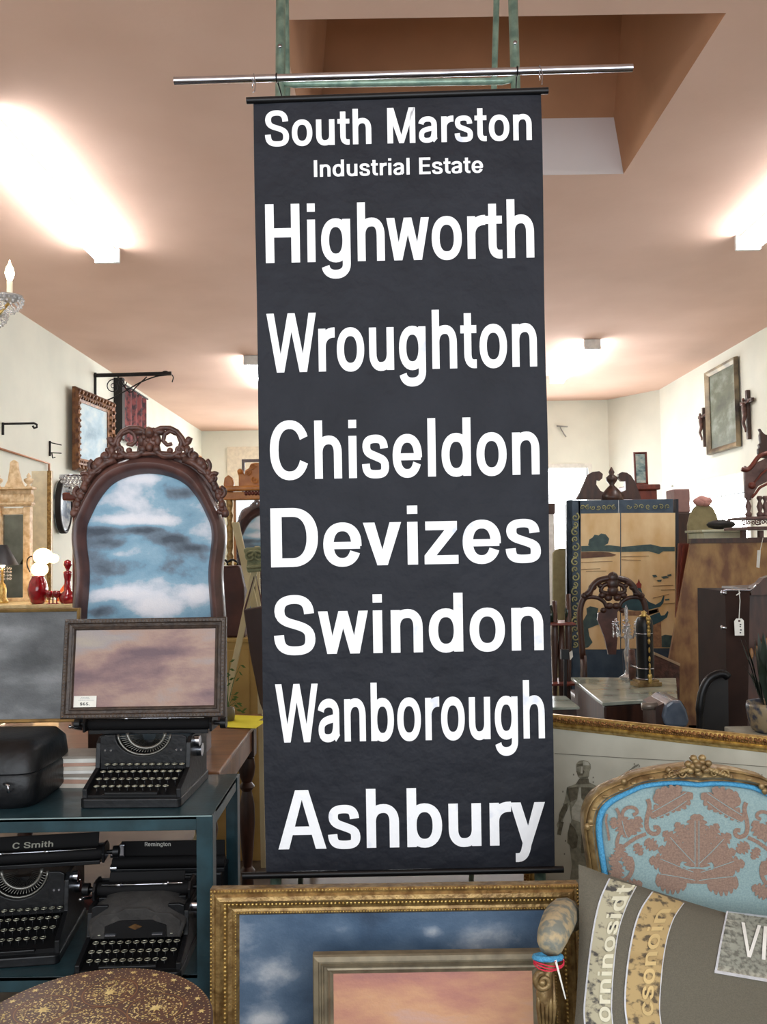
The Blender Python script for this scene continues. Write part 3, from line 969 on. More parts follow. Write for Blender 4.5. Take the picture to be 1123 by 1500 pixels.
m_grey = paint('grey_cloud_paint', [(.34, (66, 68, 70)), (.48, (96, 98, 100)), (.62, (132, 134, 136)), (.75, (150, 150, 150))], 2.4, (1, 1, 2.2), offs=(3, 0, 1), blobs=[(.14,.2,.08,.04,-.16),(.1,.3,.1,.03,.14)])
picture('framed_painting', 'grey storm cloud painting in a thin dull gilt frame, at the left edge', (-1.30, 2.86, .998), .56, .375,
        [(0, .012), (.003, .016), (.010, .012), (.013, .006)], M('dull_gilt', (150, 120, 70), .45, .4, rgb2=(110, 86, 50)), m_grey, lean=.05, cat='painting')

# ------------------------------------------------------------------ papers stacked behind the typewriter
pg = 'magazines stacked behind the typewriter'
z = .8
for i in range(9):
    ang = random.uniform(-.25, .3)
    cxp, cyp = -1.00 + random.uniform(-.01, .01), 2.845
    h = random.choice((.007, .01, .013))
    mm = MB().box((cxp, cyp, z + h / 2), (.17, .115, h), rz=ang * .5)
    c0 = [(215, 205, 190), (190, 150, 130), (225, 222, 212), (150, 140, 128), (235, 232, 225)][i % 5]
    lab = 'magazine in the stack left of the top typewriter, ' + ['at the very bottom', 'second from the bottom', 'third from the bottom', 'fourth from the bottom', 'in the middle', 'fourth from the top', 'third from the top', 'second from the top', 'at the very top'][i]
    mm.build('magazine', M('magazine_%d' % (i % 5), c0, .6), None, label=lab, cat='magazine', group=pg)
    z += h + .0005

# ------------------------------------------------------------------ wooden table behind, turned legs
TX0, TX1, TY0, TY1, TZ = -1.75, -.585, 3.0, 4.06, .79
tb = thing('wooden_table', 'brown wooden table with turned legs behind the metal shelf', 'table', ((TX0 + TX1) / 2, (TY0 + TY1) / 2, 0))
m_tab = M('table_wood', (134, 88, 52), .4, rgb2=(100, 62, 36), scale=7, stretch=(.6, 3, 1), coat=.2)
MB().bb(TX0, TX1, TY0, TY1, TZ - .022, TZ).build('tabletop', m_tab, tb, bevel=.005)
MB().bb(TX0 + .05, TX1 - .03, TY0 + .04, TY1 - .04, TZ - .14, TZ - .022).build('apron', m_tab, tb)
for x in (TX0 + .09, TX1 - .06):
    for y in (TY0 + .08, TY1 - .1):
        mb = MB().bb(x - .04, x + .04, y - .04, y + .04, TZ - .17, TZ - .022)
        mb.lathe([(.02, 0), (.03, .02), (.026, .07), (.034, .1), (.02, .12), (.028, .2), (.036, .32), (.034, .4), (.022, .46), (.036, .48), (.022, .5), (.034, .53), (.04, .57), (.034, .61), (.02, .62)], (x, y, 0), 16)
        mb.build('leg', m_brown, tb, True, auto=35)
yp = thing('yellow_paper', 'bright yellow sheet of paper on the far edge of the wooden table', 'paper', at(352, 1051, 3.95))
yy = M('yellow_paper_stock', (236, 224, 40), .7, rgb2=(228, 214, 36))
q = [atz(318, 1057, TZ + .002), atz(341, 1044, TZ + .002), atz(386, 1045, TZ + .002), atz(380, 1051, TZ + .002), atz(358, 1058, TZ + .002)]
q = [Vector((min(p.x, TX1 + .02), min(p.y, TY1 - .01), TZ + .002)) for p in q]
MB().prism([(-.79, 3.80, TZ + .001), (-.60, 3.76, TZ + .001), (-.56, 3.98, TZ + .001), (-.73, 4.03, TZ + .001)], .0015, Vector((0, 0, 1))).build('sheet', yy, yp)
MB().prism([(-.70, 3.74, TZ + .0035), (-.565, 3.70, TZ + .0035), (-.54, 3.86, TZ + .0035), (-.68, 3.90, TZ + .0035)], .0015, Vector((0, 0, 1))).build('sheet', yy, yp)

# ------------------------------------------------------------------ big carved mirror-shaped frame holding a sky painting
YM = 3.25
mf = thing('carved_framed_painting', 'arched carved walnut frame with a scrolled crest around a blue sky painting', 'painting', at(219, 1062, YM))
inn = [(127, 1056), (127, 1030), (127, 985), (127, 910), (132, 860), (132.5, 831), (129, 808), (127, 790), (127.5, 771), (134, 757.5), (142, 739), (157, 717), (170, 706), (185, 699.5), (202, 695), (219, 693.5)]
out = [(107, 1060), (107, 1030), (107, 985), (107, 910), (111, 868), (113, 836), (109, 810), (106.5, 790), (108, 767), (115, 750), (125, 728), (139, 703), (152, 689), (170, 678), (195, 671), (219, 669)]
mir = lambda L: L + [(438 - x, y) for x, y in L[::-1][1:]]
inn, out = mir(inn), mir(out)
def dens(L, k=3):
    r = []
    for i in range(len(L) - 1):
        for j in range(k):
            r.append((L[i][0] + (L[i + 1][0] - L[i][0]) * j / k, L[i][1] + (L[i + 1][1] - L[i][1]) * j / k))
    return r + [L[-1]]
def smoothL(L, it=3):
    for _ in range(it):
        L = [L[0]] + [((L[i - 1][0] + 2 * L[i][0] + L[i + 1][0]) / 4, (L[i - 1][1] + 2 * L[i][1] + L[i + 1][1]) / 4) for i in range(1, len(L) - 1)] + [L[-1]]
    return L
inn, out = smoothL(dens(inn)), smoothL(dens(out))
O3, I3 = [at(x, y, YM) for x, y in out], [at(x, y, YM) for x, y in inn]
prof = [(0, -.02), (0, .01), (.06, .026), (.2, .044), (.4, .056), (.6, .054), (.8, .038), (.93, .018), (1, .012), (1, -.006)]
MB().band(O3, I3, prof, False).build('moulding', m_mould, mf, True, auto=50)
sky = paint('sky_canvas', [(.28, (60, 72, 86)), (.40, (104, 122, 138)), (.47, (120, 160, 184)), (.55, (140, 176, 196)), (.60, (188, 200, 212)), (.68, (222, 224, 232)), (.8, (236, 234, 238))], 3.4, (1, 1, 1.5), offs=(1.3, 0, .35), blobs=[(0,.93,.07,.02,.2),(-.14,.84,.09,.03,.1),(-.08,.775,.14,.022,.22),(.07,.77,.08,.022,.18),(.17,.70,.05,.04,.14),(-.2,.735,.06,.02,-.22),(-.02,.735,.09,.018,-.22),(.1,.70,.08,.02,-.28),(.16,.665,.06,.018,-.24),(-.15,.69,.08,.015,-.12),(.14,.87,.06,.02,-.16),(-.12,.645,.05,.018,.16),(-.12,.50,.09,.025,.22),(0,.45,.07,.045,.25),(.18,.49,.05,.03,.25),(.1,.44,.05,.03,.15),(-.18,.43,.07,.025,-.22),(0,.60,.2,.03,-.04)])
MB().prism([p + Vector((0, -.004, 0)) for p in I3], .006).build('canvas', sky, mf)
zq = at(219, 1060, YM).z
wbx = thing('wooden_box', 'dark wooden box on the table carrying the arched carved frame', 'box', (at(219, 1060, YM).x, YM + .03, TZ))
MB().bb(at(135, 1060, YM).x, at(300, 1060, YM).x, YM - .05, YM + .12, TZ, zq - .001).build('box_body', m_brown, wbx, bevel=.004)
MB().prism([at(x * .3562, 600 + y * .3562, YM + .004) for x, y in [(322, 360), (338, 290), (362, 236), (400, 214), (440, 196), (500, 186), (560, 176), (572, 120), (610, 88), (648, 120), (662, 176), (722, 186), (772, 196), (806, 214), (846, 236), (872, 290), (902, 360), (880, 420), (860, 330), (780, 240), (700, 205), (615, 200), (530, 205), (450, 240), (360, 330), (342, 420)]], .014).build('crest_board', m_carved, mf, bevel=.003)
cr = MB()
cen = at(219, 640, YM - .02)
k = YM / FOC
def P(x, y, dy=0.0):
    return at(x, y, YM - .03 - dy)
# crest: pierced C-scrolls each side of a flower, leaves down the shoulders
for s in (-1, 1):
    X = lambda x: 219 + s * x
    ring = [P(X(26 + 13 * math.cos(a)), 651 - 15 * math.sin(a)) for a in [2 * PI * i / 20 for i in range(20)]]
    loop = [(8, 660), (20, 668), (34, 668), (44, 661), (47, 648), (42, 636), (30, 631), (22, 636), (20, 646), (26, 652), (33, 650)]
    cr.tube([P(X(x), y) for x, y in dens(loop, 3)], [.013 - .006 * i / 30 for i in range(31)], 8)
    cr.tube([P(X(x), y, .004) for x, y in dens([(6, 632), (16, 627), (30, 627), (40, 632), (48, 642), (52, 652), (58, 647), (60, 641)], 3)], .0095, 8)
    cr.ball(P(X(57), 645, .004), (.013, .012, .015))
    cr.ball(P(X(30), 660), (.012, .012, .012))
    for (x, y, rx, rz) in [(14, 633, .022, .012), (12, 645, .012, .02), (55, 660, .012, .02), (50, 668, .014, .012), (66, 668, .014, .014), (62, 674, .018, .01), (75, 678, .017, .018), (10, 658, .014, .014)]:
        cr.ball(P(X(x), y, .002), (rx * 1.15, .014, rz * 1.15), 10, 6)
    for (x, y, r, a0, h) in [(78, 684, .030, 60, -1), (94, 700, .02, 40, 1), (103, 722, .022, 80, -1), (106, 745, .018, 200, 1), (64, 666, .02, 90, 1), (44, 660, .016, 0, 1)]:
        cr.scroll(P(X(x), y, .004), r, 1.3, math.radians(a0) if s > 0 else PI - math.radians(a0), h * s, .0085)
    cr.tube([P(X(x), y) for x, y in [(50, 672), (64, 678), (80, 690), (93, 706), (101, 722), (107, 740), (108, 758)]], [.016, .015, .014, .013, .012, .01, .006], 8)
    for i in range(9):
        t_ = i / 8
        x, y = 62 + 47 * t_ ** .8, 672 + 82 * t_ ** 1.3
        cr.ball(P(X(x + 2), y - 2, .004), (.015, .012, .017), 8, 5)
cr.ball(P(219, 634, .012), (.018, .02, .022))
cr.ball(P(219, 655, .01), (.015, .015, .018))
cr.ball(P(219, 645, .0), (.04, .012, .035))
for i in range(7):
    a = 2 * PI * i / 7
    cr.ball(P(219 + 9 * math.cos(a), 637 + 8 * math.sin(a), .006), (.012, .01, .012), 8, 5)
cr.tube([P(x, y) for x, y in dens([(166, 671), (190, 665), (219, 664), (248, 665), (272, 671)], 3)], .01, 8)
cr.build('carved_crest', m_carved, mf, True)

# ------------------------------------------------------------------ round inlaid table at the bottom left
RC, RR, RZ = Vector((-.585, 1.70, .60)), .245, .60
RC = Vector((-.575, 1.66, .655)); RR = .232
it = thing('inlaid_table', 'round brown table with cream mosaic inlay at the bottom left', 'table', (RC.x, RC.y, 0))
m_inl = M('inlaid_walnut', (92, 56, 38), .4, rgb2=(66, 38, 28), scale=20)
mb = MB().lathe([(.001, -.022), (RR - .006, -.022), (RR, -.016), (RR, -.004), (RR - .003, 0), (.001, 0)], RC, 72)
mb.build('tabletop', m_inl, it, True, auto=30)
MB().lathe([(.15, 0), (.165, .02), (.13, .1), (.12, .3), (.14, .5), (.18, .63)], (RC.x, RC.y, 0), 8).build('base', m_inl, it)
m_ivory = M('ivory_inlay', (236, 216, 150), .4, rgb2=(206, 180, 110), scale=60)
m_brass = M('brass_line_inlay', (150, 104, 62), .4, .3)
iv = MB()
ln = MB()
zt = RC.z + .0006
def dia(x, y, r, a, n=4, sq=.6):
    if (x - RC.x) ** 2 + (y - RC.y) ** 2 > (RR - .004) ** 2:
        return
    pts = [(x + r * math.cos(a + 2 * PI * i / n) * (1 if i % 2 == 0 or n > 4 else sq), y + r * math.sin(a + 2 * PI * i / n) * (1 if i % 2 == 0 or n > 4 else sq), zt) for i in range(n)]
    iv.add(pts, [tuple(range(n))])
def star(x, y, r, n=6, rot=0):
    pts = []
    for i in range(2 * n):
        q = r if i % 2 == 0 else r * .42
        pts.append((x + q * math.cos(rot + PI * i / n), y + q * math.sin(rot + PI * i / n), zt + .0002))
    iv.add(pts, [tuple(range(2 * n))])
def circ(cx, cy, r, wd=.0009, clip=True):
    n = 90
    ln.rings([[Vector((cx + q * math.cos(2 * PI * i / n), cy + q * math.sin(2 * PI * i / n), zt)) for i in range(n)] for q in (r - wd, r + wd)])
for r, n, sz in ((RR - .006, 150, .0022), (RR - .038, 120, .0017)):
    for i in range(n):
        a = 2 * PI * i / n
        dia(RC.x + r * math.cos(a), RC.y + r * math.sin(a), sz, a)
for i in range(26):
    a = 2 * PI * i / 26
    x, y = RC.x + (RR - .022) * math.cos(a), RC.y + (RR - .022) * math.sin(a)
    star(x, y, .0085, 6, a)
    for j in range(9):
        b_ = a + (j + 1) * 2 * PI / 260
        rr = RR - .022 + .008 * math.sin(j * 2.4)
        dia(RC.x + rr * math.cos(b_), RC.y + rr * math.sin(b_), .0022, b_ + 1)
meds = [(0, 0, .072)] + [(.128 * math.cos(PI / 6 + PI / 3 * i), .128 * math.sin(PI / 6 + PI / 3 * i), .054) for i in range(6)]
for mx, my, mr in meds:
    X0, Y0 = RC.x + mx, RC.y + my
    circ(X0, Y0, mr)
    circ(X0, Y0, mr * .62, .0006)
    star(X0, Y0, mr * .30, 8)
    for rr, n, sz in ((mr * .88, 30, .0016), (mr * .75, 16, .0034), (mr * .5, 12, .0034), (mr * .38, 12, .002)):
        for i in range(n):
            a = 2 * PI * i / n
            if n == 16:
                star(X0 + rr * math.cos(a), Y0 + rr * math.sin(a), sz, 4, a)
            else:
                dia(X0 + rr * math.cos(a), Y0 + rr * math.sin(a), sz, a)
for i in range(3000):
    a, r = random.uniform(0, 2 * PI), (RR - .04) * math.sqrt(random.random())
    x, y = r * math.cos(a), r * math.sin(a)
    if any(abs(math.hypot(x - mx, y - my) - mr) < .004 for mx, my, mr in meds):
        continue
    dia(RC.x + x, RC.y + y, random.uniform(.0011, .0034), random.uniform(0, 3), 4, random.uniform(.4, .9))
iv.build('ivory_inlay', m_ivory, it, kind='stuff')
ln.build('inlay_line', m_brass, it, kind='stuff')

# ------------------------------------------------------------------ the two pictures leaning below the sign
m_blue = paint('blue_dusk_paint', [(.32, (44, 62, 84)), (.48, (66, 90, 116)), (.60, (86, 108, 132)), (.68, (134, 148, 164)), (.78, (196, 200, 204))], 3.0, (1, 1, 1.4), offs=(.6, 0, 2.2), coat=.25, blobs=[(-.13,.53,.06,.03,.17),(.1,.52,.03,.02,.2),(-.33,.42,.08,.04,.15),(-.36,.3,.1,.03,.2),(.2,.2,.3,.2,-.1)])
Yg = 2.36
gx0, gx1, gzt = at(311, 1298, Yg).x, at(843, 1293, Yg).x, at(560, 1294, Yg).z
picture('gilt_framed_painting', 'large dusk cloud painting in a wide beaded gilt frame, below the sign', ((gx0 + gx1) / 2, Yg - .03, .002), gx1 - gx0, gzt, 
        [(0, .03), (.006, .036), (.012, .034), (.018, .040), (.028, .042), (.036, .034), (.042, .028), (.047, .020), (.056, .016), (.062, .018), (.068, .018), (.075, .008)],
        m_gold, m_blue, lean=.045, beads=[(.004, .036, .0032, .0095), (.040, .030, .0046, .0105), (.066, .019, .0028, .0078)], mbead=m_gold2, cat='painting')
m_sun = paint('sunset_paint', [(.30, (150, 100, 104)), (.44, (186, 130, 112)), (.54, (206, 156, 120)), (.64, (196, 160, 150)), (.78, (224, 196, 190))], 2.0, (1, 1, 3), offs=(.2, 0, 5), coat=.25)
Ys = 2.19
hx0, hx1, hzt = at(459, 1394, Ys).x, at(806, 1386, Ys).x, at(630, 1391, Ys).z
picture('silver_framed_painting', 'orange and violet sunset painting in a taupe ribbed frame, in front of the gilt one', ((hx0 + hx1) / 2, Ys - .03, .002), hx1 - hx0, hzt,
        [(0, .022), (.003, .028), (.014, .030), (.016, .024), (.020, .024), (.022, .028), (.026, .026), (.028, .02), (.034, .018), (.038, .02), (.042, .014), (.05, .010)],
        M('taupe_silver_frame', (140, 128, 104), .42, .35, rgb2=(108, 98, 80), scale=20), m_sun, lean=.05, cat='painting')
# ================================================================== right foreground: framed anatomical chart
AYl, AYr = 3.18, 2.62
pa, pb = at(800, 1049, AYl), at(1240, 1086, AYr)
pa.z += 0.0
top_z = (pa.z + pb.z) / 2 + .0
width = math.hypot(pb.x - pa.x, pb.y - pa.y) + .10
ang = math.atan2(pb.y - pa.y, pb.x - pa.x)
mid = (pa + pb) / 2 - Vector((pb.x - pa.x, pb.y - pa.y, 0)).normalized() * .05
m_chart = M('chart_paper', (196, 192, 176), .85, rgb2=(176, 172, 156), scale=5)
ch = picture('framed_anatomy_chart', 'old anatomical chart of a man in a gilt frame, standing behind the blue armchair', (mid.x, mid.y, .002), width, top_z,
             [(0, .012), (.004, .022), (.014, .026), (.026, .022), (.030, .018), (.036, .024), (.042, .022), (.048, .014), (.052, .010)], m_gold2, m_chart, rz=ang, cat='chart',
             beads=[(.011, .024, .0062, .0135), (.022, .023, .0038, .0082)], mbead=M('leaf_moulding', (150, 104, 56), .4, .6, rgb2=(96, 60, 32), scale=60, bump=.5), canvas_name='chart_paper')
# scroll leaves over the outer moulding
lv = MB(True)
n = int(width / .028)
for i in range(n):
    x = -width / 2 + .02 + i * .028
    lv.ball((x, -.027, top_z - .014), (.010, .005, .0045), 8, 5)
    lv.scroll((x + .012, -.027, top_z - .016), .006, .9, 0, 1 if i % 2 else -1, .0018, n=9)
lv.build('leaf_moulding', MATS['leaf_moulding'], ch, True, kind='stuff')
Mi = Matrix.Rotation(-ang, 3, 'Z')
nrm = Vector((math.sin(ang), -math.cos(ang), 0))
def onchart(px, py, off=.0145):
    d = Fw * FOC + Rv * (px - 561.5) + Uv * (750 - py)
    p0 = mid + nrm * (.008 + off - .008)
    t_ = (p0 - CAM).dot(nrm) / d.dot(nrm)
    w = CAM + d * t_
    return Mi @ (w - Vector((mid.x, mid.y, .002)))
def decal(parent, name, polys, mat, off=.0095, fn=onchart):
    kd = None if name == 'printed_figure' else 'stuff'
    mb = MB(True)
    for p in polys:
        mb.add([fn(x, y, off) for x, y in p], [tuple(range(len(p)))])
    return mb.build(name, mat, parent, kind=kd)
Z3 = lambda L: [(790 + x * .2965, 1060 + y * .2965) for x, y in L]
m_f1 = M('print_grey', (150, 146, 126), .85, rgb2=(120, 116, 100), scale=60)
m_f2 = M('print_dark', (108, 102, 84), .85, rgb2=(82, 76, 62), scale=70)
m_f3 = M('print_pale', (188, 184, 168), .85, rgb2=(164, 160, 144), scale=60)
fig = [Z3([(180, 215), (183, 196), (195, 184), (215, 180), (240, 186), (252, 200), (254, 222), (246, 238), (244, 262), (230, 276), (205, 276), (190, 262), (183, 240)]),
       Z3([(200, 262), (238, 262), (245, 290), (290, 312), (305, 340), (295, 400), (272, 480), (215, 500), (158, 480), (150, 430), (146, 380), (132, 340), (136, 314), (178, 298), (196, 284)]),
       Z3([(136, 314), (156, 330), (160, 370), (140, 420), (118, 470), (106, 520), (98, 552), (86, 548), (90, 516), (84, 500), (92, 480), (98, 440), (118, 400), (130, 350)]),
       Z3([(158, 478), (215, 498), (270, 480), (250, 560), (238, 640), (230, 700), (190, 770), (150, 770), (160, 700), (148, 600), (136, 590), (138, 540)])]
decal(ch, 'printed_figure', fig, m_f1)
decal(ch, 'printed_shading', [Z3([(180, 232), (200, 240), (214, 226), (222, 236), (214, 256), (190, 258)]), Z3([(182, 200), (214, 196), (215, 208), (184, 214)]),
     Z3([(140, 318), (192, 312), (184, 372), (152, 388), (146, 360)]), Z3([(206, 314), (288, 316), (300, 340), (284, 372), (232, 390), (206, 366)]),
     Z3([(118, 400), (140, 392), (136, 430), (112, 470), (96, 500), (96, 450)]), Z3([(150, 490), (176, 520), (190, 560), (184, 612), (160, 620), (140, 585), (140, 540)]),
     Z3([(206, 548), (240, 560), (232, 640), (206, 640)]), Z3([(196, 272), (242, 272), (246, 298), (200, 300), (176, 302)]), Z3([(102, 484), (120, 486), (104, 552), (88, 545)])], m_f2, .0102)
decal(ch, 'printed_highlight', [Z3([(196, 316), (204, 316), (206, 372), (238, 410), (262, 470), (214, 492), (160, 472), (158, 420), (186, 376)]), Z3([(214, 184), (240, 190), (248, 206), (216, 206)]), Z3([(206, 212), (214, 214), (212, 246), (202, 246)]),
     Z3([(426, 226), (460, 214), (470, 222), (496, 212), (494, 226), (456, 244)])], m_f3, .0108)
tk = []
for x, y in [(165, 248), (112, 332), (116, 395), (262, 262), (125, 575), (120, 640), (465, 196), (490, 206), (1095, 250), (118, 450), (262, 285)]:
    tk.append(Z3([(x, y), (x + 6, y), (x + 6, y + 8), (x, y + 8)]))
for x0, y0, x1, y1 in [(75, 146, 420, 168), (420, 168, 840, 190), (840, 190, 1123, 212)]:
    tk.append(Z3([(x0, y0), (x1, y1), (x1, y1 + 3), (x0, y0 + 3)]))
for i in range(5):
    tk.append(Z3([(440 + i * 9, 232 - i * 5), (470 + i * 5, 206 - i * 2), (472 + i * 5, 209 - i * 2), (442 + i * 9, 236 - i * 5)]))
decal(ch, 'printed_marks', tk, M('print_mark', (120, 116, 104), .85), .0112)

# ================================================================== gilded armchair
YC = 2.33
ac = thing('armchair', 'gilded armchair with blue and brown damask back, right of the sign', 'armchair', at(1020, 1200, YC))
ac.location.z = 0
C8 = lambda L: [(850 + x * .2431, 1100 + y * .2431) for x, y in L]
def mir2(L, c=1020.5):
    return L + [(2 * c - x, y + (2 * c - 2 * x) * .012) for x, y in L[::-1][1:]]
o_ = C8([(72, 900), (60, 760), (30, 560), (12, 440), (20, 360), (52, 285), (110, 232), (190, 195), (262, 172), (300, 140), (400, 118), (500, 100), (580, 92), (640, 84), (701, 80)])
i_ = C8([(140, 900), (128, 760), (100, 600), (84, 470), (88, 400), (110, 335), (160, 285), (230, 250), (290, 225), (345, 198), (420, 184), (500, 176), (580, 174), (640, 178), (701, 186)])
g_ = C8([(180, 900), (168, 760), (142, 600), (126, 470), (130, 410), (150, 355), (195, 312), (255, 278), (310, 252), (365, 226), (430, 214), (505, 206), (585, 204), (640, 210), (701, 216)])
def ext_dn(L):
    (x0, y0), (x1, y1) = L[0], L[1]
    return [(x0 + 14, 1560), (x0 + 6, 1440)] + L
o_, i_, g_ = [mir2(smoothL(dens(ext_dn(L), 3), 2)) for L in (o_, i_, g_)]
O3, I3, G3 = [[at(x, y, YC) for x, y in L] for L in (o_, i_, g_)]
m_agold = M('aged_gilt', (158, 134, 90), .4, .4, rgb2=(108, 84, 52), scale=30, bump=.3, bscale=60)
MB().band(O3, I3, [(0, -.035), (0, .0), (.08, .010), (.18, .012), (.24, .008), (.35, .02), (.6, .026), (.8, .018), (.86, .012), (.94, .014), (1, .006), (1, -.02)], False).build('back_frame', m_agold, ac, True, auto=45)
MB().band(I3, G3, [(0, 0), (.1, .010), (.5, .015), (.9, .010), (1, 0)], False).build('gimp_trim', M('turquoise_braid', (84, 164, 206), .8, rgb2=(66, 142, 186), scale=160, bump=.5, bscale=300), ac, True)
# padded damask panel
cG = Vector((sum(p.x for p in G3) / len(G3), 0, .62))
loops = []
for k, h in ((0, .002), (.03, .009), (.07, .014), (.12, .0165), (.5, .018), (.97, .018)):
    loops.append([Vector((p.x + (cG.x - p.x) * k, YC - h, p.z + (cG.z - p.z) * k)) for p in G3])
m_dam = M('damask_ground', (142, 163, 162), .9, rgb2=(126, 149, 150), scale=220, bump=.15, bscale=300)
mb = MB()
mb.rings(loops, True, False, True)
mb.build('back_upholstery', m_dam, ac, True)
m_dam2 = M('damask_leaf', (148, 122, 106), .95, rgb2=(128, 104, 92), scale=200, bump=.2, bscale=260)
def pad_y(p):
    return YC - .0415
dm = MB()
dcount = [0]
def dpoly(pts):
    """flat woven leaf on the padded back, both halves (pattern is symmetrical)"""
    for s in (1, -1):
        w = []
        for x, y in pts:
            X = x if s == 1 else 1403 - x
            q = C8([(X, y + (0 if s == 1 else (X - 701) * .07))])[0]
            # keep inside the trim
            w.append(at(q[0], q[1], YC - .0188 - dcount[0] * .000004))
        dm.add(w, [tuple(range(len(w)))])
        dcount[0] += 1
def leafy(cx, cy, a, L, W, lobes=5, sharp=.42):
    lobes += 1
    a = math.radians(a)
    W *= 1.22
    up, dn = [], []
    for i in range(lobes * 3 + 1):
        t_ = i / (lobes * 3)
        env = math.sin(PI * min(1, t_ * .9 + .08)) ** .7
        ww = W * env * (1 - sharp * (1 if i % 3 == 0 else 0))
        x, y = t_ * L, ww
        up.append((cx + x * math.cos(a) - y * math.sin(a), cy - (x * math.sin(a) + y * math.cos(a))))
        dn.append((cx + x * math.cos(a) + y * math.sin(a), cy - (x * math.sin(a) - y * math.cos(a))))
    dpoly(up + dn[::-1])
def vine(pts, w):
    pts = dens(pts, 3)
    pts = smoothL(pts, 2)
    L, R = [], []
    for i, (x, y) in enumerate(pts):
        a, b = pts[max(0, i - 1)], pts[min(len(pts) - 1, i + 1)]
        dx, dy = b[0] - a[0], b[1] - a[1]
        d = math.hypot(dx, dy) or 1
        L.append((x - dy / d * w / 2, y + dx / d * w / 2))
        R.append((x + dy / d * w / 2, y - dx / d * w / 2))
    for i in range(len(pts) - 1):
        dpoly([L[i], L[i + 1], R[i + 1], R[i]])
# upper branch
leafy(440, 300, 25, 190, 42, 4)
leafy(420, 395, 32, 270, 46, 6)
leafy(560, 350, 40, 150, 40, 3)
leafy(450, 250, -5, 110, 30, 3)
vine([(405, 290), (420, 330), (400, 400), (395, 450), (410, 490), (450, 505), (475, 485), (468, 458), (440, 462)], 26)
vine([(395, 500), (340, 520), (280, 560), (230, 600), (215, 560), (235, 490), (290, 455)], 22)
leafy(390, 540, -35, 90, 34, 3)
leafy(245, 400, -70, 130, 50, 4)
leafy(300, 500, 60, 120, 40, 3)
vine([(250, 400), (255, 360), (290, 335), (335, 345), (345, 375), (315, 385)], 20)
leafy(200, 400, -90, 70, 22, 3)
vine([(160, 380), (150, 420), (165, 480), (172, 540)], 14)
vine([(215, 345), (235, 380), (232, 410)], 18)
leafy(240, 560, -95, 90, 30, 3)
leafy(330, 560, -60, 80, 26, 3)
# central palmette
for cx_, cy_, a_, L_, W_2 in [(690, 560, 90, 180, 52), (650, 560, 120, 150, 38), (620, 590, 140, 160, 42), (660, 640, 165, 200, 46), (600, 690, 170, 190, 52), (690, 700, 90, 170, 90), (650, 740, 190, 200, 60), (560, 740, 120, 110, 34), (640, 800, 175, 190, 60), (700, 800, 90, 90, 120)]:
    leafy(cx_, cy_, a_, L_, W_2, 5)
# lower side leaves
leafy(200, 800, 75, 130, 40, 4)
leafy(300, 720, 110, 120, 26, 3)
vine([(300, 640), (320, 690), (300, 760), (240, 790), (200, 770)], 24)
leafy(250, 840, 20, 130, 40, 4)
leafy(185, 690, 60, 90, 30, 3)
dm.build('damask_pattern', m_dam2, ac, kind='stuff')
# pale veins over the leaves
dm = MB()
def vl(pts, w=4):
    vine(pts, w)
_d = YC
YC -= .0004
for pts in ([(430, 370), (520, 320), (640, 250)], [(440, 410), (540, 370), (640, 300)], [(690, 700), (690, 560), (690, 420)], [(690, 680), (620, 610), (540, 520)], [(680, 730), (600, 700), (480, 650)], [(690, 780), (600, 760), (470, 740)], [(250, 420), (262, 480), (290, 540)]):
    vl(pts)
YC = _d
dm.build('damask_vein', m_dam, ac, kind='stuff')
# carved rose at the crest and leaf sprays
cv = MB()
rc = C8([(708, 95)])[0]
for r_, n_, q in ((15, 7, .009), (8, 5, .008), (0, 1, .010)):
    for i in range(n_):
        a = 2 * PI * i / n_ + r_
        cv.ball(at(rc[0] + r_ * math.cos(a), rc[1] - 2 + r_ * .8 * math.sin(a), YC - .03 - (15 - r_) * .0007), (q * 1.2, q, q), 9, 6)
for s in (1, -1):
    for i in range(9):
        t_ = i / 8
        x, y = rc[0] + s * (14 + 34 * t_), rc[1] + 3 + 12 * t_
        cv.ball(at(x, y, YC - .028), (.012 - .005 * t_, .009, .006), 8, 5)
    for dx in (24, 38):
        cv.scroll(at(rc[0] + s * dx, rc[1] + 10, YC - .03), .012, 1.2, 0, s, .0035)
for x, y in ((262, 168), (1090, 195), (1110, 225), (60, 410), (40, 440), (530, 98)):
    q = C8([(x, y)])[0]
    cv.ball(at(q[0], q[1] + 4, YC - .022), (.009, .008, .010), 8, 5)
for i in range(0, len(O3) - 3, 2):
    p = O3[i].lerp(I3[i], .5)
    if i % 4 == 0 and p.z > .75:
        cv.ball(p + Vector((0, -.024, 0)), (.010, .005, .004), 8, 5)
cv.build('carved_ornament', m_agold, ac, True, kind='stuff')
# seat, rails, legs
cxw = ac.location.x
MB().bb(cxw - .30, cxw + .30, 1.78, 2.34, .30, .36).build('seat_rail', m_agold, ac, bevel=.02)
mb = MB()
mb.rings([[Vector((cxw + .29 * sx * math.copysign(abs(math.cos(a)) ** .4, math.cos(a)), 2.04 + .25 * sx * math.copysign(abs(math.sin(a)) ** .4, math.sin(a)), z)) for a in [2 * PI * k / 32 for k in range(32)]] for sx, z in ((1, .36), (1.0, .38), (.96, .395), (.8, .40), (.4, .405))], True, True, True)
mb.build('seat_cushion', m_dam, ac, True)
for sx in (-1, 1):
    for y, b_ in ((1.83, -.03), (2.30, .04)):
        x = cxw + sx * .26
        MB().tube([(x, y, .34), (x + sx * .012, y + b_, .24), (x, y + b_ * .6, .12), (x + sx * .006, y + b_ * 1.2, .02), (x + sx * .01, y + b_ * 1.5, .0)], [.034, .030, .018, .014, .020], 10).build('leg', m_agold, ac, True)
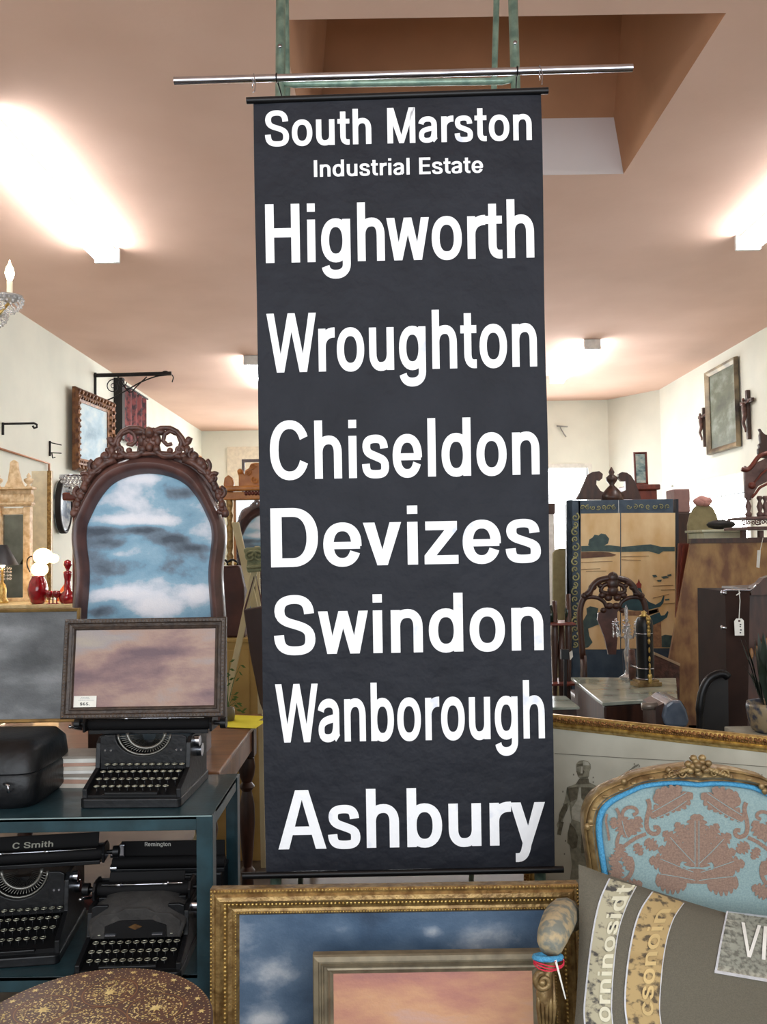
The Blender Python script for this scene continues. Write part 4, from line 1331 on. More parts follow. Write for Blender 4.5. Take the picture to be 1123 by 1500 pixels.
# left arm: padded, turned out toward the viewer; and its twin
def arm(s):
    pts = [at(862, 1330, 2.30), at(848, 1352, 2.22), at(828, 1362, 2.12), at(812, 1384, 2.03), at(800, 1428, 1.985), at(796, 1456, 1.975), at(800, 1500, 1.99), at(812, 1560, 2.02), at(830, 1640, 2.02), at(836, 1700, 2.0)]
    r_ = [.012, .013, .014, .014, .013, .018, .012, .012, .013, .016]
    fx = (lambda p: Vector((2 * cxw - p.x, p.y, p.z))) if s > 0 else (lambda p: p)
    MB().tube([fx(p) for p in pts], r_, 10).build('arm', m_agold, ac, True)
    m_ = MB()
    m_.scroll(fx(at(796, 1438, 1.965)), .022, 1.3, PI / 2, -s, .008)
    for i in range(5):
        m_.tube([fx(at(790 + i * 5, 1425, 1.985)), fx(at(788 + i * 6, 1475, 1.965)), fx(at(793 + i * 4, 1520, 1.985))], [.003, .005, .003], 6)
    m_.build('arm_carving', m_agold, ac, True)
    path_ = [at(833, 1338, 2.24), at(824, 1343, 2.16), at(816, 1356, 2.08), at(809, 1374, 2.01), at(804, 1396, 1.98)]
    pd = MB()
    pd.tube([fx(p + Vector((0, 0, .006))) for p in dens3(path_)], [.020, .034, .037, .038, .039, .039, .039, .038, .037, .035, .033, .030, .022], 12)
    pd.build('arm_pad', M('tapestry_pad', (178, 160, 126), .95, rgb2=(122, 124, 114), scale=40, bump=.2, contrast=(.42, .58)), ac, True)
    q = fx(at(802, 1402, 1.98))
    MB().tube([q + Vector((.030 * math.cos(a), .02 * math.sin(a), -.004 * math.sin(a))) for a in [2 * PI * i / 18 for i in range(18)]], .0065, 7, True).build('gimp_trim', MATS['turquoise_braid'], ac, True)
def dens3(L, k=3):
    r = []
    for i in range(len(L) - 1):
        for j in range(k):
            r.append(L[i].lerp(L[i + 1], j / k))
    return r + [L[-1]]
arm(-1)
arm(1)
# red thread and its paper tag on the left arm
tg = thing('price_tag', 'narrow white paper tag on red thread tied round the chair arm', 'tag', at(812, 1415, 1.94))
q = at(803, 1406, 1.975)
m_ = MB()
for k_ in range(3):
    m_.tube([q + Vector((.034 * math.cos(a), -.004 + .026 * math.sin(a), -.004 * k_ + .003 * math.sin(a * 2 + k_))) for a in [2 * PI * i / 16 for i in range(16)]], .0016, 5, True)
m_.tube([q + Vector((.01, -.03, 0)), at(813, 1408, 1.935)], .0014, 5)
m_.build('thread', M('red_thread', (214, 40, 70), .8), tg, True)
MB().pp([(812, 1407), (815, 1406), (829, 1463), (827.5, 1464)], 1.935, .001).build('tag', m_paper, tg)

# ================================================================== cushion with printed sacking strips
pc = thing('cushion', 'grey green cushion with printed sacking strips and a lettered patch, on the blue armchair', 'cushion', at(1000, 1420, 2.1))
pc.location.z = .47
CT = [(847, 1266), (1236, 1378), (1222, 1596), (836, 1560)]
def cuv(u, v):
    top = (CT[0][0] + (CT[1][0] - CT[0][0]) * u, CT[0][1] + (CT[1][1] - CT[0][1]) * u)
    bot = (CT[3][0] + (CT[2][0] - CT[3][0]) * u, CT[3][1] + (CT[2][1] - CT[3][1]) * u)
    # edges pull in between corners
    sag = 9 * math.sin(PI * u)
    y = top[1] + (bot[1] - top[1]) * v + (1 - v) * sag
    x = top[0] + (bot[0] - top[0]) * v + (5 * math.sin(PI * v) * (1 - 2 * u))
    return x, y
def cY(u, v, side=1):
    e = max(0, min(1, 4 * u * (1 - u))) ** .45 * max(0, min(1, 4 * v * (1 - v))) ** .45
    ridge = .003 * math.sin(v * 9 + u * 6) * e
    return 2.2 - .30 * v - side * (.075 * e) + ridge
mb = MB()
nn = 36
front = [at(*cuv(i / nn, j / nn), cY(i / nn, j / nn)) for j in range(nn + 1) for i in range(nn + 1)]
back = [at(*cuv(i / nn, j / nn), cY(i / nn, j / nn, -1)) for j in range(nn + 1) for i in range(nn + 1)]
fs = [(j * (nn + 1) + i, j * (nn + 1) + i + 1, (j + 1) * (nn + 1) + i + 1, (j + 1) * (nn + 1) + i) for j in range(nn) for i in range(nn)]
mb.add(front, fs)
mb.add(back, fs)
m_cush = M('cushion_canvas', (104, 99, 86), .95, rgb2=(94, 90, 78), scale=300, bump=.25, bscale=400)
mb.build('cushion_cover', m_cush, pc, True)
def cinv(x, y):
    u, v = .3, .3
    for _ in range(12):
        X, Y_ = cuv(u, v)
        Xu, Yu = cuv(u + .01, v)
        Xv, Yv = cuv(u, v + .01)
        a, b, c, d = (Xu - X) / .01, (Xv - X) / .01, (Yu - Y_) / .01, (Yv - Y_) / .01
        det = a * d - b * c
        ex, ey = x - X, y - Y_
        u += (ex * d - ey * b) / det
        v += (a * ey - c * ex) / det
    return u, v
def onc(x, y, off=.002):
    u, v = cinv(x, y)
    u, v = max(.01, min(.99, u)), max(.012, min(.99, v))
    X, Y_ = cuv(u, v)
    return at(x, y, cY(u, v) - off)
Z2 = lambda x, y: (840 + x * .252, 1270 + y * .252)
def strip(left, right, name, mat, off):
    mb = MB()
    n = 26
    l, r = [smoothL(dens(q, 4), 3) for q in (left, right)]
    m = min(len(l), len(r))
    l = [l[int(i * (len(l) - 1) / n)] for i in range(n + 1)]
    r = [r[int(i * (len(r) - 1) / n)] for i in range(n + 1)]
    L = [[onc(*Z2(a[0] + (b[0] - a[0]) * k / 6, a[1] + (b[1] - a[1]) * k / 6), off) for k in range(7)] for a, b in zip(l, r)]
    mb.rings(L, False)
    mb.build(name, mat, pc, True)
    return l, r
m_s1 = M('sacking_print', (176, 170, 144), .95, rgb2=(74, 72, 70), scale=46, stretch=(1, 1, 1.8), contrast=(.38, .50), detail=6)
m_s2 = M('tan_sacking_print', (176, 152, 106), .95, rgb2=(92, 80, 62), scale=46, stretch=(1, 1, 1.8), contrast=(.38, .50), detail=6)
m_s3 = M('grey_sacking', (166, 162, 146), .95, rgb2=(120, 116, 104), scale=90, stretch=(1, 1, 1.6), contrast=(.38, .55), detail=6)
m_edge = M('white_stitching', (206, 208, 212), .9, scale=80)
E1 = ([(205, 66), (150, 180), (115, 330), (90, 500), (68, 700), (55, 830), (62, 930)], [(368, 112), (320, 200), (268, 340), (245, 480), (228, 680), (222, 830), (232, 930)])
E2 = ([(455, 143), (385, 240), (345, 360), (315, 520), (295, 700), (294, 830), (310, 930)], [(645, 208), (585, 290), (548, 400), (522, 540), (508, 700), (500, 830), (514, 930)])
for (l, r), nm, mt in ((E1, 'sacking_strip', m_s1), (E2, 'sacking_strip', m_s2)):
    strip(l, r, nm, mt, .002)
    for e, sgn in ((l, 1), (r, -1)):
        strip([(x - 1, y) for x, y in e], [(x + sgn * 9 + (2 if sgn < 0 else 0), y) for x, y in e], 'stitched_edge', m_edge, .0028)
strip([(888, 258), (850, 430), (818, 608)], [(1500, 330), (1470, 520), (1440, 712)], 'lettered_patch', m_s3, .002)
strip([(818, 598), (818, 608), (818, 616)], [(1440, 704), (1440, 714), (1440, 722)], 'stitched_edge', m_edge, .003)
strip([(888, 256), (850, 430), (818, 610)], [(898, 256), (862, 430), (832, 612)], 'stitched_edge', m_edge, .003)
strip([(886, 256), (887, 261), (888, 266)], [(1500, 328), (1500, 333), (1500, 340)], 'stitched_edge', m_edge, .003)
def strip_text(text, e, b0, b1, y0, y1, mat, sub=1):
    """letters turned a quarter turn, feet toward the right edge, reading upward"""
    l, r = [smoothL(dens(q, 4), 3) for q in e]
    def at_y(L, y):
        for i in range(len(L) - 1):
            if L[i][1] <= y <= L[i + 1][1]:
                t_ = (y - L[i][1]) / (L[i + 1][1] - L[i][1] + 1e-9)
                return L[i][0] + (L[i + 1][0] - L[i][0]) * t_
        return L[-1][0] if y > L[-1][1] else L[0][0]
    def fn(u, v):
        y = y0 + (y1 - y0) * u
        yl = y + 8 * (v - .5)
        lx, rx = at_y(l, y), at_y(r, y)
        k_ = b0 + (b1 - b0) * v
        return onc(*Z2(lx + (rx - lx) * k_, yl - 14 * (1 - k_)), .0042)
    text_mesh(MB(), text, fn, 2).build('lettering', mat, pc)
strip_text('orninosidt', E1, .93, .40, 905, 110, M('ivory_appliqué', (226, 222, 196), .9))
strip_text('csonoin', E2, .80, .38, 870, 250, M('tan_appliqué', (206, 180, 126), .9))
def vf(u, v):
    p, q = Z2(962, 515), Z2(1112, 540)
    x = p[0] + (q[0] - p[0]) * u + v * 3
    y = p[1] + (q[1] - p[1]) * u - v * 49
    return onc(x, y, .006)
SS, TT = .15, .13
text_mesh(MB(), 'VI', vf, 4).build('lettering', M('white_appliqué', (236, 234, 226), .85), pc)
SS, TT = .185, .145

# ================================================================== marble-topped table and what stands on it
m_marble = M('grey_marble', (172, 180, 168), .18, rgb2=(120, 132, 120), scale=7, stretch=(1, 1, 1), detail=8, contrast=(.3, .6), coat=.3)
mt_ = thing('marble_table', 'dark wooden table with a grey green marble top, behind the gilt chart frame', 'table', (1.45, 5.1, 0))
tq = [atz(882, 1029, .74), atz(992, 1022, .74), atz(990, 993, .74), atz(836, 992, .74)]
mb = MB().prism([p - Vector((0, 0, .02)) for p in tq], .02, Vector((0, 0, 1)))
mb.build('marble_top', m_marble, mt_, bevel=.004)
cc = sum(tq, Vector()) / 4
ins = [cc + (p - cc) * .94 for p in tq]
MB().prism([Vector((p.x, p.y, .12)) for p in ins], .598, Vector((0, 0, 1))).build('cabinet', m_brown, mt_, bevel=.01)
for p in ins:
    q = cc + (p - cc) * .92
    MB().lathe([(.02, 0), (.035, .03), (.03, .12)], (q.x, q.y, 0), 12).build('foot', m_brown, mt_, True)
# black columnar table lamp / urn with gilt
def zpx(py, Y):
    return at(900, py, Y).z
ux, uy = at(946, 1010, 5.0).x, 5.0
ur = thing('black_gilt_column', 'black columnar ornament with gilt figure mounts, on the marble table', 'ornament', (ux, uy, .74))
MB().box((ux, uy, .752), (.15, .10, .024), rz=.2).box((ux, uy, .77), (.125, .085, .014), rz=.2).build('base', m_agold, ur, bevel=.003)
MB().lathe([(.046, .777), (.048, .86), (.048, 1.02), (.05, 1.08), (.046, 1.12), (.036, 1.135), (.01, 1.14)], (ux, uy, 0), 24).build('column', m_black, ur, True, auto=40)
mb = MB()
for z in (.78, .84, 1.04):
    mb.lathe([(.049, z), (.051, z + .003), (.049, z + .006)], (ux, uy, 0), 24)
mb.build('silver_band', m_chrome, ur, True)
mb = MB()
for i, (z, r_) in enumerate([(.775, .012), (.80, .014), (.825, .007), (.86, .006), (.9, .007), (.95, .006), (1.0, .008), (1.04, .010), (1.06, .012), (1.08, .009), (1.11, .012), (1.13, .014)]):
    mb.ball((ux + .01, uy - .048, z), (r_, .010, .018), 8, 6)
mb.lathe([(.02, 1.138), (.026, 1.146), (.012, 1.155), (.018, 1.165), (.002, 1.175)], (ux, uy, 0), 12)
mb.build('gilt_mount', m_gold2, ur, True)
cl = thing('crystal_candelabra', 'small crystal candelabra with hanging drops, left of the black column', 'candelabra', (at(920, 1005, 5.3).x, 5.3, .74))
x0, y0_ = cl.location.x, 5.3
MB().lathe([(.05, .74), (.055, .745), (.02, .765), (.014, .80), (.018, .86), (.024, .90), (.012, .93), (.016, 1.0), (.02, 1.04), (.008, 1.08), (.012, 1.16), (.003, 1.19)], (x0, y0_, 0), 14).build('stem', m_crystal, cl, True)
MB().lathe([(.02, .74), (.024, .80), (.020, .92)], (x0 + .01, y0_ - .06, 0), 12).build('copper_stem', m_carved, cl, True)
mb, m2 = MB(), MB()
for i in range(6):
    a = 2 * PI * i / 6 + .3
    e = Vector((x0 + .075 * math.cos(a), y0_ + .075 * math.sin(a), 1.06 + .02 * (i % 2)))
    mb.tube([Vector((x0, y0_, 1.0)), Vector((x0 + .04 * math.cos(a), y0_ + .04 * math.sin(a), .985)), e], .004, 6)
    mb.lathe([(.003, 0), (.02, .004), (.022, .01), (.006, .012), (.006, .03)], e, 10)
    for j in range(5):
        b_ = a + j * 1.25
        p = e + Vector((.02 * math.cos(b_), .02 * math.sin(b_), 0))
        for q, zz in enumerate((.015, .035, .06)):
            m2.ball(p - Vector((0, 0, zz)), (.004 + .002 * (q == 2), .004, .006 + .010 * (q == 2)), 6, 4)
mb.build('arm', m_chrome, cl, True, kind='stuff')
m2.build('crystal_drops', m_crystal, cl, True, kind='stuff')
hk = MB().tube([(x0 - .01, 5.2, .83), (x0 + .04, 5.15, .82), (x0 + .075, 5.1, .805)], .009, 8)
hk.build('chrome_handle', m_chrome, cl, True)

# ------------------------------------------------------------------ carved high-back chair behind the table
def pxY(L, ox, oy, s):
    return [(ox + x * s, oy + y * s) for x, y in L]
ZA = lambda L: [(790 + x * .2965, 680 + y * .2965) for x, y in L]   # crop of the screen area
cY_ = 6.05
hc_ = thing('carved_chair', 'high-backed carved chair with a pierced crest and vase splat, behind the marble table', 'chair', (at(898, 1000, cY_).x, cY_ + .2, 0))
mb = MB()
post = ZA([(215, 960), (205, 850), (198, 760), (202, 700), (215, 665), (240, 645)])
mb.tube([at(x, y, cY_) for x, y in smoothL(dens(post, 3), 2)], .022, 8)
cxp = 790 + 362 * .2965
mb.tube([at(2 * cxp - x, y, cY_) for x, y in smoothL(dens(post, 3), 2)], .022, 8)
mb.build('back_post', m_brown, hc_, True, kind='stuff')
MB().prism([at(x, y, cY_ - .012) for x, y in ZA([(330, 700), (395, 700), (400, 715), (385, 730), (384, 760), (392, 800), (385, 860), (378, 940), (340, 940), (322, 860), (300, 800), (286, 770), (290, 735), (318, 722)])], .02).build('splat', m_mould, hc_)
mb = MB()
for s in (1, -1):
    f = lambda L: [at(cxp + s * (x - cxp), y, cY_ - .01) for x, y in smoothL(dens(ZA(L), 3), 1)]
    mb.tube(f([(362, 630), (330, 640), (300, 628), (310, 600), (340, 590), (362, 600)]), .016, 8)
    mb.tube(f([(362, 560), (330, 565), (290, 575), (262, 600), (250, 630), (225, 650)]), [.022] * 16, 8)
    mb.tube(f([(215, 665), (250, 655), (290, 660), (320, 680), (332, 710)]), .014, 8)
    for x, y, r_ in [(262, 608, .03), (285, 585, .028), (245, 640, .026), (310, 648, .028), (345, 580, .03), (300, 600, .022), (340, 660, .03), (225, 650, .03), (315, 722, .024), (345, 700, .03)]:
        mb.ball(at(cxp + s * (ZA([(x, y)])[0][0] - cxp), ZA([(x, y)])[0][1], cY_ - .014), (r_, .016, r_ * .8), 8, 6)
for x, y, r_ in [(362, 560, .04), (362, 590, .045), (362, 625, .04), (362, 545, .02)]:
    q = ZA([(x, y)])[0]
    mb.ball(at(q[0], q[1], cY_ - .02), (r_, .02, r_), 10, 7)
mb.build('carved_crest', m_brown, hc_, True)
cx0 = hc_.location.x
MB().bb(cx0 - .24, cx0 + .24, cY_, cY_ + .45, .42, .48).build('seat', m_brown, hc_, bevel=.015)
for sx in (-1, 1):
    for y in (cY_ + .03, cY_ + .42):
        MB().cyl((cx0 + sx * .21, y, .42), (cx0 + sx * .22, y, 0), .025, .018, 10).build('leg', m_brown, hc_, True)
    MB().cyl((cx0 + sx * .20, cY_, .46), at(cxp + sx * 43, 960, cY_), .022, n=10).build('back_post', m_brown, hc_, True)

# ================================================================== painted folding screen
m_navy = M('screen_navy', (66, 84, 100), .5, rgb2=(44, 62, 80), scale=10)
m_navyd = M('screen_edge', (24, 28, 38), .5)
m_leafg = M('screen_gold_leaf', (242, 214, 166), .5, .1, rgb2=(222, 182, 124), scale=6, detail=6, stretch=(1, 1, .5))
m_vine = M('screen_vine_paint', (176, 172, 116), .6, rgb2=(140, 140, 96))
m_dgreen = M('screen_green_paint', (74, 96, 92), .6, rgb2=(54, 74, 76), scale=20)
m_pbrown = M('screen_brown_paint', (120, 84, 60), .6, rgb2=(96, 66, 48), scale=20)
SY = 7.0
sc_ = thing('folding_screen', 'folding screen painted with a gold lake landscape, pagoda and navy border', 'screen', (at(915, 900, SY).x, SY, 0))
zt_ = at(915, 732, SY).z
def onsc(px, py, off=0):
    return at(px, py, SY - off)
def sdec(name, polys, mat, off=.004, th=.003):
    mb = MB()
    for p in polys:
        mb.prism([onsc(x, y, off + th) for x, y in ZA(p)], th)
    return mb.build(name, mat, sc_)
def col_panel(xa, xb, ya, yb):
    a, b = ZA([(xa, 0)])[0][0], ZA([(xb, 0)])[0][0]
    x0, x1 = at(a, 850, SY).x, at(b, 850, SY).x
    MB().prism([(x0, SY + ya, 0), (x1, SY + yb, 0), (x1, SY + yb + .025, 0), (x0, SY + ya + .025, 0)], zt_, Vector((0, 0, 1))).build('panel', m_navy, sc_, bevel=.003)
col_panel(200, 399, 0, 0)
col_panel(403, 672, 0, 0)
MB().prism([onsc(*q) for q in ZA([(137, 178), (200, 178), (200, 1300), (137, 1300)])], .02).build('panel', m_navy, sc_)
MB().prism([onsc(*q) for q in ZA([(134, 178), (163, 176), (163, 1300), (134, 1300)])], .05).build('panel_edge', m_navyd, sc_)
MB().prism([onsc(*q) for q in ZA([(673, 172), (686, 172), (690, 700), (678, 1300), (673, 1300)])], .06).build('panel_edge', m_navyd, sc_)
sdec('gold_ground', [[(204, 244), (398, 241), (398, 915), (204, 915)], [(403, 241), (670, 240), (672, 908), (403, 912)]], m_leafg, .0005, .003)
tree = [(240, 400), (246, 372), (262, 362), (272, 348), (292, 352), (304, 342), (326, 346), (344, 368), (338, 392), (322, 400), (318, 412), (266, 412)]
far1 = [(206, 404), (300, 402), (345, 400), (398, 406), (398, 434), (345, 432), (270, 430), (206, 432)]
far2 = [(404, 408), (460, 404), (510, 398), (550, 396), (600, 408), (668, 408), (668, 430), (610, 430), (590, 444), (540, 430), (404, 434)]
bush1 = [(232, 712), (250, 702), (272, 706), (290, 712), (285, 735), (296, 790), (270, 800), (240, 812), (246, 850), (262, 880), (240, 905), (206, 912), (206, 830), (214, 776), (234, 740)]
bush2 = [(596, 905), (600, 850), (620, 842), (650, 846), (670, 850), (670, 906)]
for pl_ in [tree, far1, far2, bush1, bush2, [(556, 548), (574, 546), (582, 556), (566, 560)], [(600, 556), (626, 552), (640, 560), (612, 566)], [(580, 572), (604, 570), (600, 580), (586, 580)], [(630, 546), (650, 542), (652, 552), (634, 554)], [(618, 668), (640, 664), (642, 672), (622, 674)]]:
    sdec('painted_greenery', [pl_], m_dgreen, .0036)
sdec('painted_bank', [[(206, 434), (300, 432), (345, 436), (380, 448), (360, 456), (290, 460), (206, 466)], [(520, 730), (586, 712), (590, 728), (524, 752)]], m_pbrown, .0036)
sdec('painted_pagoda_roof', [[(404, 712), (404, 690), (440, 662), (478, 640), (486, 612), (500, 612), (512, 648), (540, 680), (574, 694), (600, 678), (612, 650), (617, 652), (612, 684), (596, 704), (560, 714), (520, 724), (470, 724)],
     [(516, 790), (520, 762), (560, 744), (592, 732), (600, 748), (618, 746), (632, 726), (637, 730), (630, 756), (604, 774), (560, 796)]], M('screen_teal_paint', (48, 84, 92), .6, rgb2=(38, 66, 74), scale=20), .0036, .004)
sdec('painted_pagoda_wall', [[(410, 726), (520, 726), (580, 716), (584, 732), (520, 748), (410, 748)], [(530, 796), (600, 776), (604, 905), (530, 905)]], M('screen_tan_paint', (168, 128, 92), .6, rgb2=(130, 96, 72), scale=30), .0036)
sdec('painted_finial', [[(478, 612), (476, 592), (484, 586), (490, 566), (497, 586), (504, 592), (502, 612)]], M('screen_red_paint', (140, 52, 40), .6), .0036)
lines = []
for (x0, y0, x1, y1) in [(206, 484, 360, 478), (206, 520, 300, 514), (230, 528, 330, 526), (404, 456, 540, 452), (560, 600, 660, 596), (600, 620, 668, 618), (406, 470, 500, 474), (560, 660, 640, 640), (580, 690, 668, 684), (206, 640, 260, 636)]:
    lines.append([(x0, y0), (x1, y1), (x1, y1 + 3), (x0, y0 + 3)])
sdec('painted_ripples', lines, M('screen_line_paint', (150, 112, 74), .6), .0036)
vn = MB()
for i in range(9):
    yb_ = 262 + i * 74
    vn.scroll(onsc(*ZA([(176, yb_)])[0], .006), .036, 1.1, 1.2, 1 if i % 2 else -1, .007, n=14)
    vn.scroll(onsc(*ZA([(176, yb_ + 36)])[0], .006), .026, 1.1, 4.0, -1 if i % 2 else 1, .006, n=14)
for i in range(7):
    vn.scroll(onsc(*ZA([(212 + i * 26, 214)])[0], .006), .022, 1.1, i * 1.3, 1, .004, n=12)
    vn.scroll(onsc(*ZA([(440 + i * 32, 210)])[0], .006), .022, 1.1, i * 1.7, -1, .004, n=12)
vn.build('painted_vine_border', m_vine, sc_, True, kind='stuff')

# ------------------------------------------------------------------ bonnet-topped cabinet behind the screen
BY = 7.9
bc = thing('bonnet_top_cabinet', 'dark cabinet with a broken scroll pediment and finial, behind the folding screen', 'cabinet', (at(892, 900, BY).x, BY + .25, 0))
ped = [(180, 175), (200, 140), (222, 90), (238, 52), (262, 38), (295, 34), (313, 48), (310, 70), (296, 82), (282, 78), (280, 100), (300, 130), (330, 146), (345, 150), (380, 150), (400, 140), (425, 128), (424, 84), (404, 84), (388, 68), (390, 48), (408, 38), (432, 42), (452, 56), (470, 84), (485, 120), (503, 172)]
MB().prism([at(x, y, BY) for x, y in ZA(ped)], .05).build('pediment', m_brown, bc)
q0, q1 = at(ZA([(180, 0)])[0][0], 735, BY), at(ZA([(503, 0)])[0][0], 735, BY)
MB().bb(q0.x, q1.x, BY, BY + .5, 0, q0.z).build('case', m_brown, bc, bevel=.01)
fx_ = at(ZA([(360, 0)])[0][0], 700, BY).x
zf = at(900, 726, BY).z
MB().lathe([(.10, zf - .06), (.11, zf), (.06, zf + .06), (.03, zf + .09), (.02, zf + .1), (.05, zf + .14), (.055, zf + .17), (.02, zf + .2), (.03, zf + .22), (.004, zf + .27)], (fx_, BY + .03, 0), 14).build('finial', m_brown, bc, True)
# ------------------------------------------------------------------ small armoire with a framed print on it
AY = 9.2
ar = thing('wood_cabinet', 'tall red brown cabinet just right of the scroll pediment', 'cabinet', (at(946, 800, AY).x, AY + .2, 0))
a0, a1 = at(925, 714, AY), at(962, 714, AY)
MB().bb(a0.x, a1.x, AY, AY + .4, 0, a0.z - .03).build('case', m_redwood, ar, bevel=.01)
MB().bb(a0.x - .03, a1.x + .03, AY - .03, AY + .42, a0.z - .03, a0.z + .03).build('cornice', m_redwood, ar, bevel=.012)
f0, f1 = at(931, 711, AY + .1), at(948, 711, AY + .1)
hh_ = at(940, 662, AY + .1).z - (a0.z + .032)
picture('framed_print', 'small framed print standing on top of the red brown cabinet', ((f0.x + f1.x) / 2, AY + .12, a0.z + .034), f1.x - f0.x + .02, hh_, [(0, .02), (.012, .022), (.022, .012)], m_redwood,
        paint('teal_print', [(.35, (70, 104, 112)), (.5, (150, 176, 172)), (.65, (210, 214, 200))], 9, offs=(2, 0, 1)), lean=.05)
# dark tall case and pink box to the right of the screen
pb_ = thing('pink_brown_box', 'dusty pink box on the dark case, right of the folding screen', 'box', (at(998, 740, 8.6).x, 8.6, at(998, 751, 8.6).z))
g0, g1 = at(988, 751, 8.4), at(1010, 716, 8.4)
MB().bb(g0.x, g1.x, 8.4, 8.65, g0.z, g1.z).build('box_body', M('dusty_pink_wood', (150, 116, 110), .7), pb_, bevel=.01)
dk = thing('dark_case', 'tall dark wooden case right of the folding screen', 'cabinet', (at(1003, 900, 8.4).x, 8.55, 0))
MB().bb(g0.x - .02, at(1016, 800, 8.4).x, 8.38, 8.7, 0, g0.z).build('case', m_brown, dk, bevel=.01)
rs = thing('slatted_red_board', 'narrow red brown panelled board showing between screen and burl panel', 'board', (at(1003, 900, 6.2).x, 6.2, 0))
MB().pp([(994, 796), (1012, 796), (995, 905), (990, 905)], 6.2, .03).build('board', m_redwood, rs)
MB().pp([(1000, 798), (1003, 798), (994, 890), (992, 890)], 6.18, .02).build('moulding', m_redwood, rs)
MB().bb(at(992, 900, 6.2).x, at(992, 900, 6.2).x + .06, 6.2, 6.24, 0, at(990, 900, 6.2).z).build('leg', m_redwood, rs)
# arched olive headboard
hb = thing('arched_headboard', 'olive arched headboard with a small pink ornament on top', 'headboard', (at(1033, 800, 7.4).x, 7.4, 0))
arch_ = [(735, 385), (733, 300), (745, 250), (765, 215), (785, 198), (830, 196), (858, 215), (876, 250), (892, 300), (900, 385), (905, 1400), (732, 1400)]
MB().prism([at(x, y, 7.4) for x, y in ZA(arch_)], .04).build('board', M('olive_paint', (146, 136, 98), .7, rgb2=(130, 120, 84)), hb, bevel=.01)
mb = MB()
for x, y in ((785, 185), (800, 176), (812, 180), (826, 182), (795, 188), (820, 190)):
    mb.ball(at(*ZA([(x, y)])[0], 7.4), (.05, .03, .035), 8, 6)
mb.build('ornament', M('pink_ornament', (196, 140, 130), .6), hb, True)
ps = thing('pale_chest', 'pale cream painted chest behind the burl panel', 'chest', (at(1058, 800, 6.9).x, 6.95, 0))
g0, g1 = at(1030, 776, 6.8), at(1086, 776, 6.8)
MB().bb(g0.x, g1.x, 6.8, 7.15, 0, g0.z - .02).build('case', M('pale_chest_paint', (206, 208, 180), .7), ps, bevel=.01)
MB().bb(g0.x - .02, g1.x + .02, 6.78, 7.17, g0.z - .02, g0.z).build('top', M('pale_chest_paint', (206, 208, 180)), ps, bevel=.004)
MB().ball((g0.x + .2, 6.95, g0.z + .042), (.12, .08, .04), 12, 6).build('hat_crown', m_iron, thing('felt_hat', 'dark rounded hat lying on the pale chest', 'hat', (g0.x + .2, 6.95, g0.z)), True)

# ------------------------------------------------------------------ burl panel (tilted table top)
bp = thing('burl_table_top', 'large tan burl veneer table top tilted upright, right of the folding screen', 'table top', (at(1060, 950, 6.0).x, 6.0, 0))
m_burl = M('burl_veneer', (164, 126, 76), .45, rgb2=(110, 70, 42), scale=6, detail=10, contrast=(.38, .60), coat=.05, stretch=(1.6, 1, .8))
MB().pp([(1012, 793), (1250, 789), (1290, 1150), (948, 1150), (981, 960)], 6.0, .03).build('panel', m_burl, bp)
MB().pp([(1012, 789), (1250, 785), (1250, 793), (1011, 796)], 5.985, .05).build('edge_band', m_brown, bp)
pz = at(948, 1150, 6.0).z
MB().bb(2.1, 3.2, 6.0, 6.03, 0, .3).build('stand', m_brown, bp)
# ------------------------------------------------------------------ brown cabinet side behind the column (with pale sloped edge)
dc = thing('slant_desk', 'brown slant-sided desk right of the black column', 'desk', (at(975, 960, 5.75).x, 5.8, 0))
MB().pp([(958, 958), (995, 974), (995, 1120), (958, 1120)], 5.68, .26).build('case', m_carved, dc)
MB().pp([(958, 955), (996, 972), (996, 976), (958, 959)], 5.67, .27).build('top_edge', M('pale_edge', (186, 160, 130), .6), dc)
MB().bb(at(958, 1000, 5.75).x, at(995, 1000, 5.75).x, 5.7, 5.93, 0, .25).build('plinth', m_carved, dc)

# ------------------------------------------------------------------ carved étagère at the right edge
EY = 6.3
m_etag = M('etagere_walnut', (112, 84, 78), .5, rgb2=(74, 50, 46), scale=14)
Z7 = lambda L: [(1060 + x * .1533, 610 + y * .1533) for x, y in L]
et = thing('carved_etagere', 'tall carved shelf unit with a pagoda cornice and spindles, at the right edge', 'shelf', (at(1120, 900, EY).x, EY + .1, 0))
fin = [(334, 120), (345, 114), (356, 125), (372, 150), (395, 170), (430, 180), (430, 400), (370, 395), (345, 380), (326, 350), (326, 310), (340, 300), (332, 270), (350, 255), (345, 220), (342, 180), (350, 150)]
MB().prism([at(x, y, EY) for x, y in Z7(fin)], .03).build('crest', m_brown, et, bevel=.005)
MB().tube([at(x, y, EY - .01) for x, y in smoothL(dens(Z7([(170, 503), (210, 515), (250, 495), (290, 440), (320, 395), (360, 365), (440, 345), (600, 345), (720, 365)]), 3), 2)], .017, 8).build('cornice', m_redwood, et, True)
MB().prism([at(x, y, EY) for x, y in Z7([(203, 470), (250, 500), (300, 450), (420, 390), (420, 620), (330, 665), (270, 760), (262, 800), (205, 775)])], .03).build('side_bracket', m_etag, et, bevel=.004)
mb = MB()
mb.tube([at(x, y, EY - .01) for x, y in smoothL(dens(Z7([(285, 640), (320, 600), (360, 550), (420, 500)]), 3), 1)], .008, 6)
mb.tube([at(x, y, EY - .01) for x, y in smoothL(dens(Z7([(265, 775), (300, 740), (340, 680), (420, 640)]), 3), 1)], .010, 6)
mb.ball(at(*Z7([(270, 660)])[0], EY - .01), (.03, .02, .026))
mb.build('moulding', m_redwood, et, True)
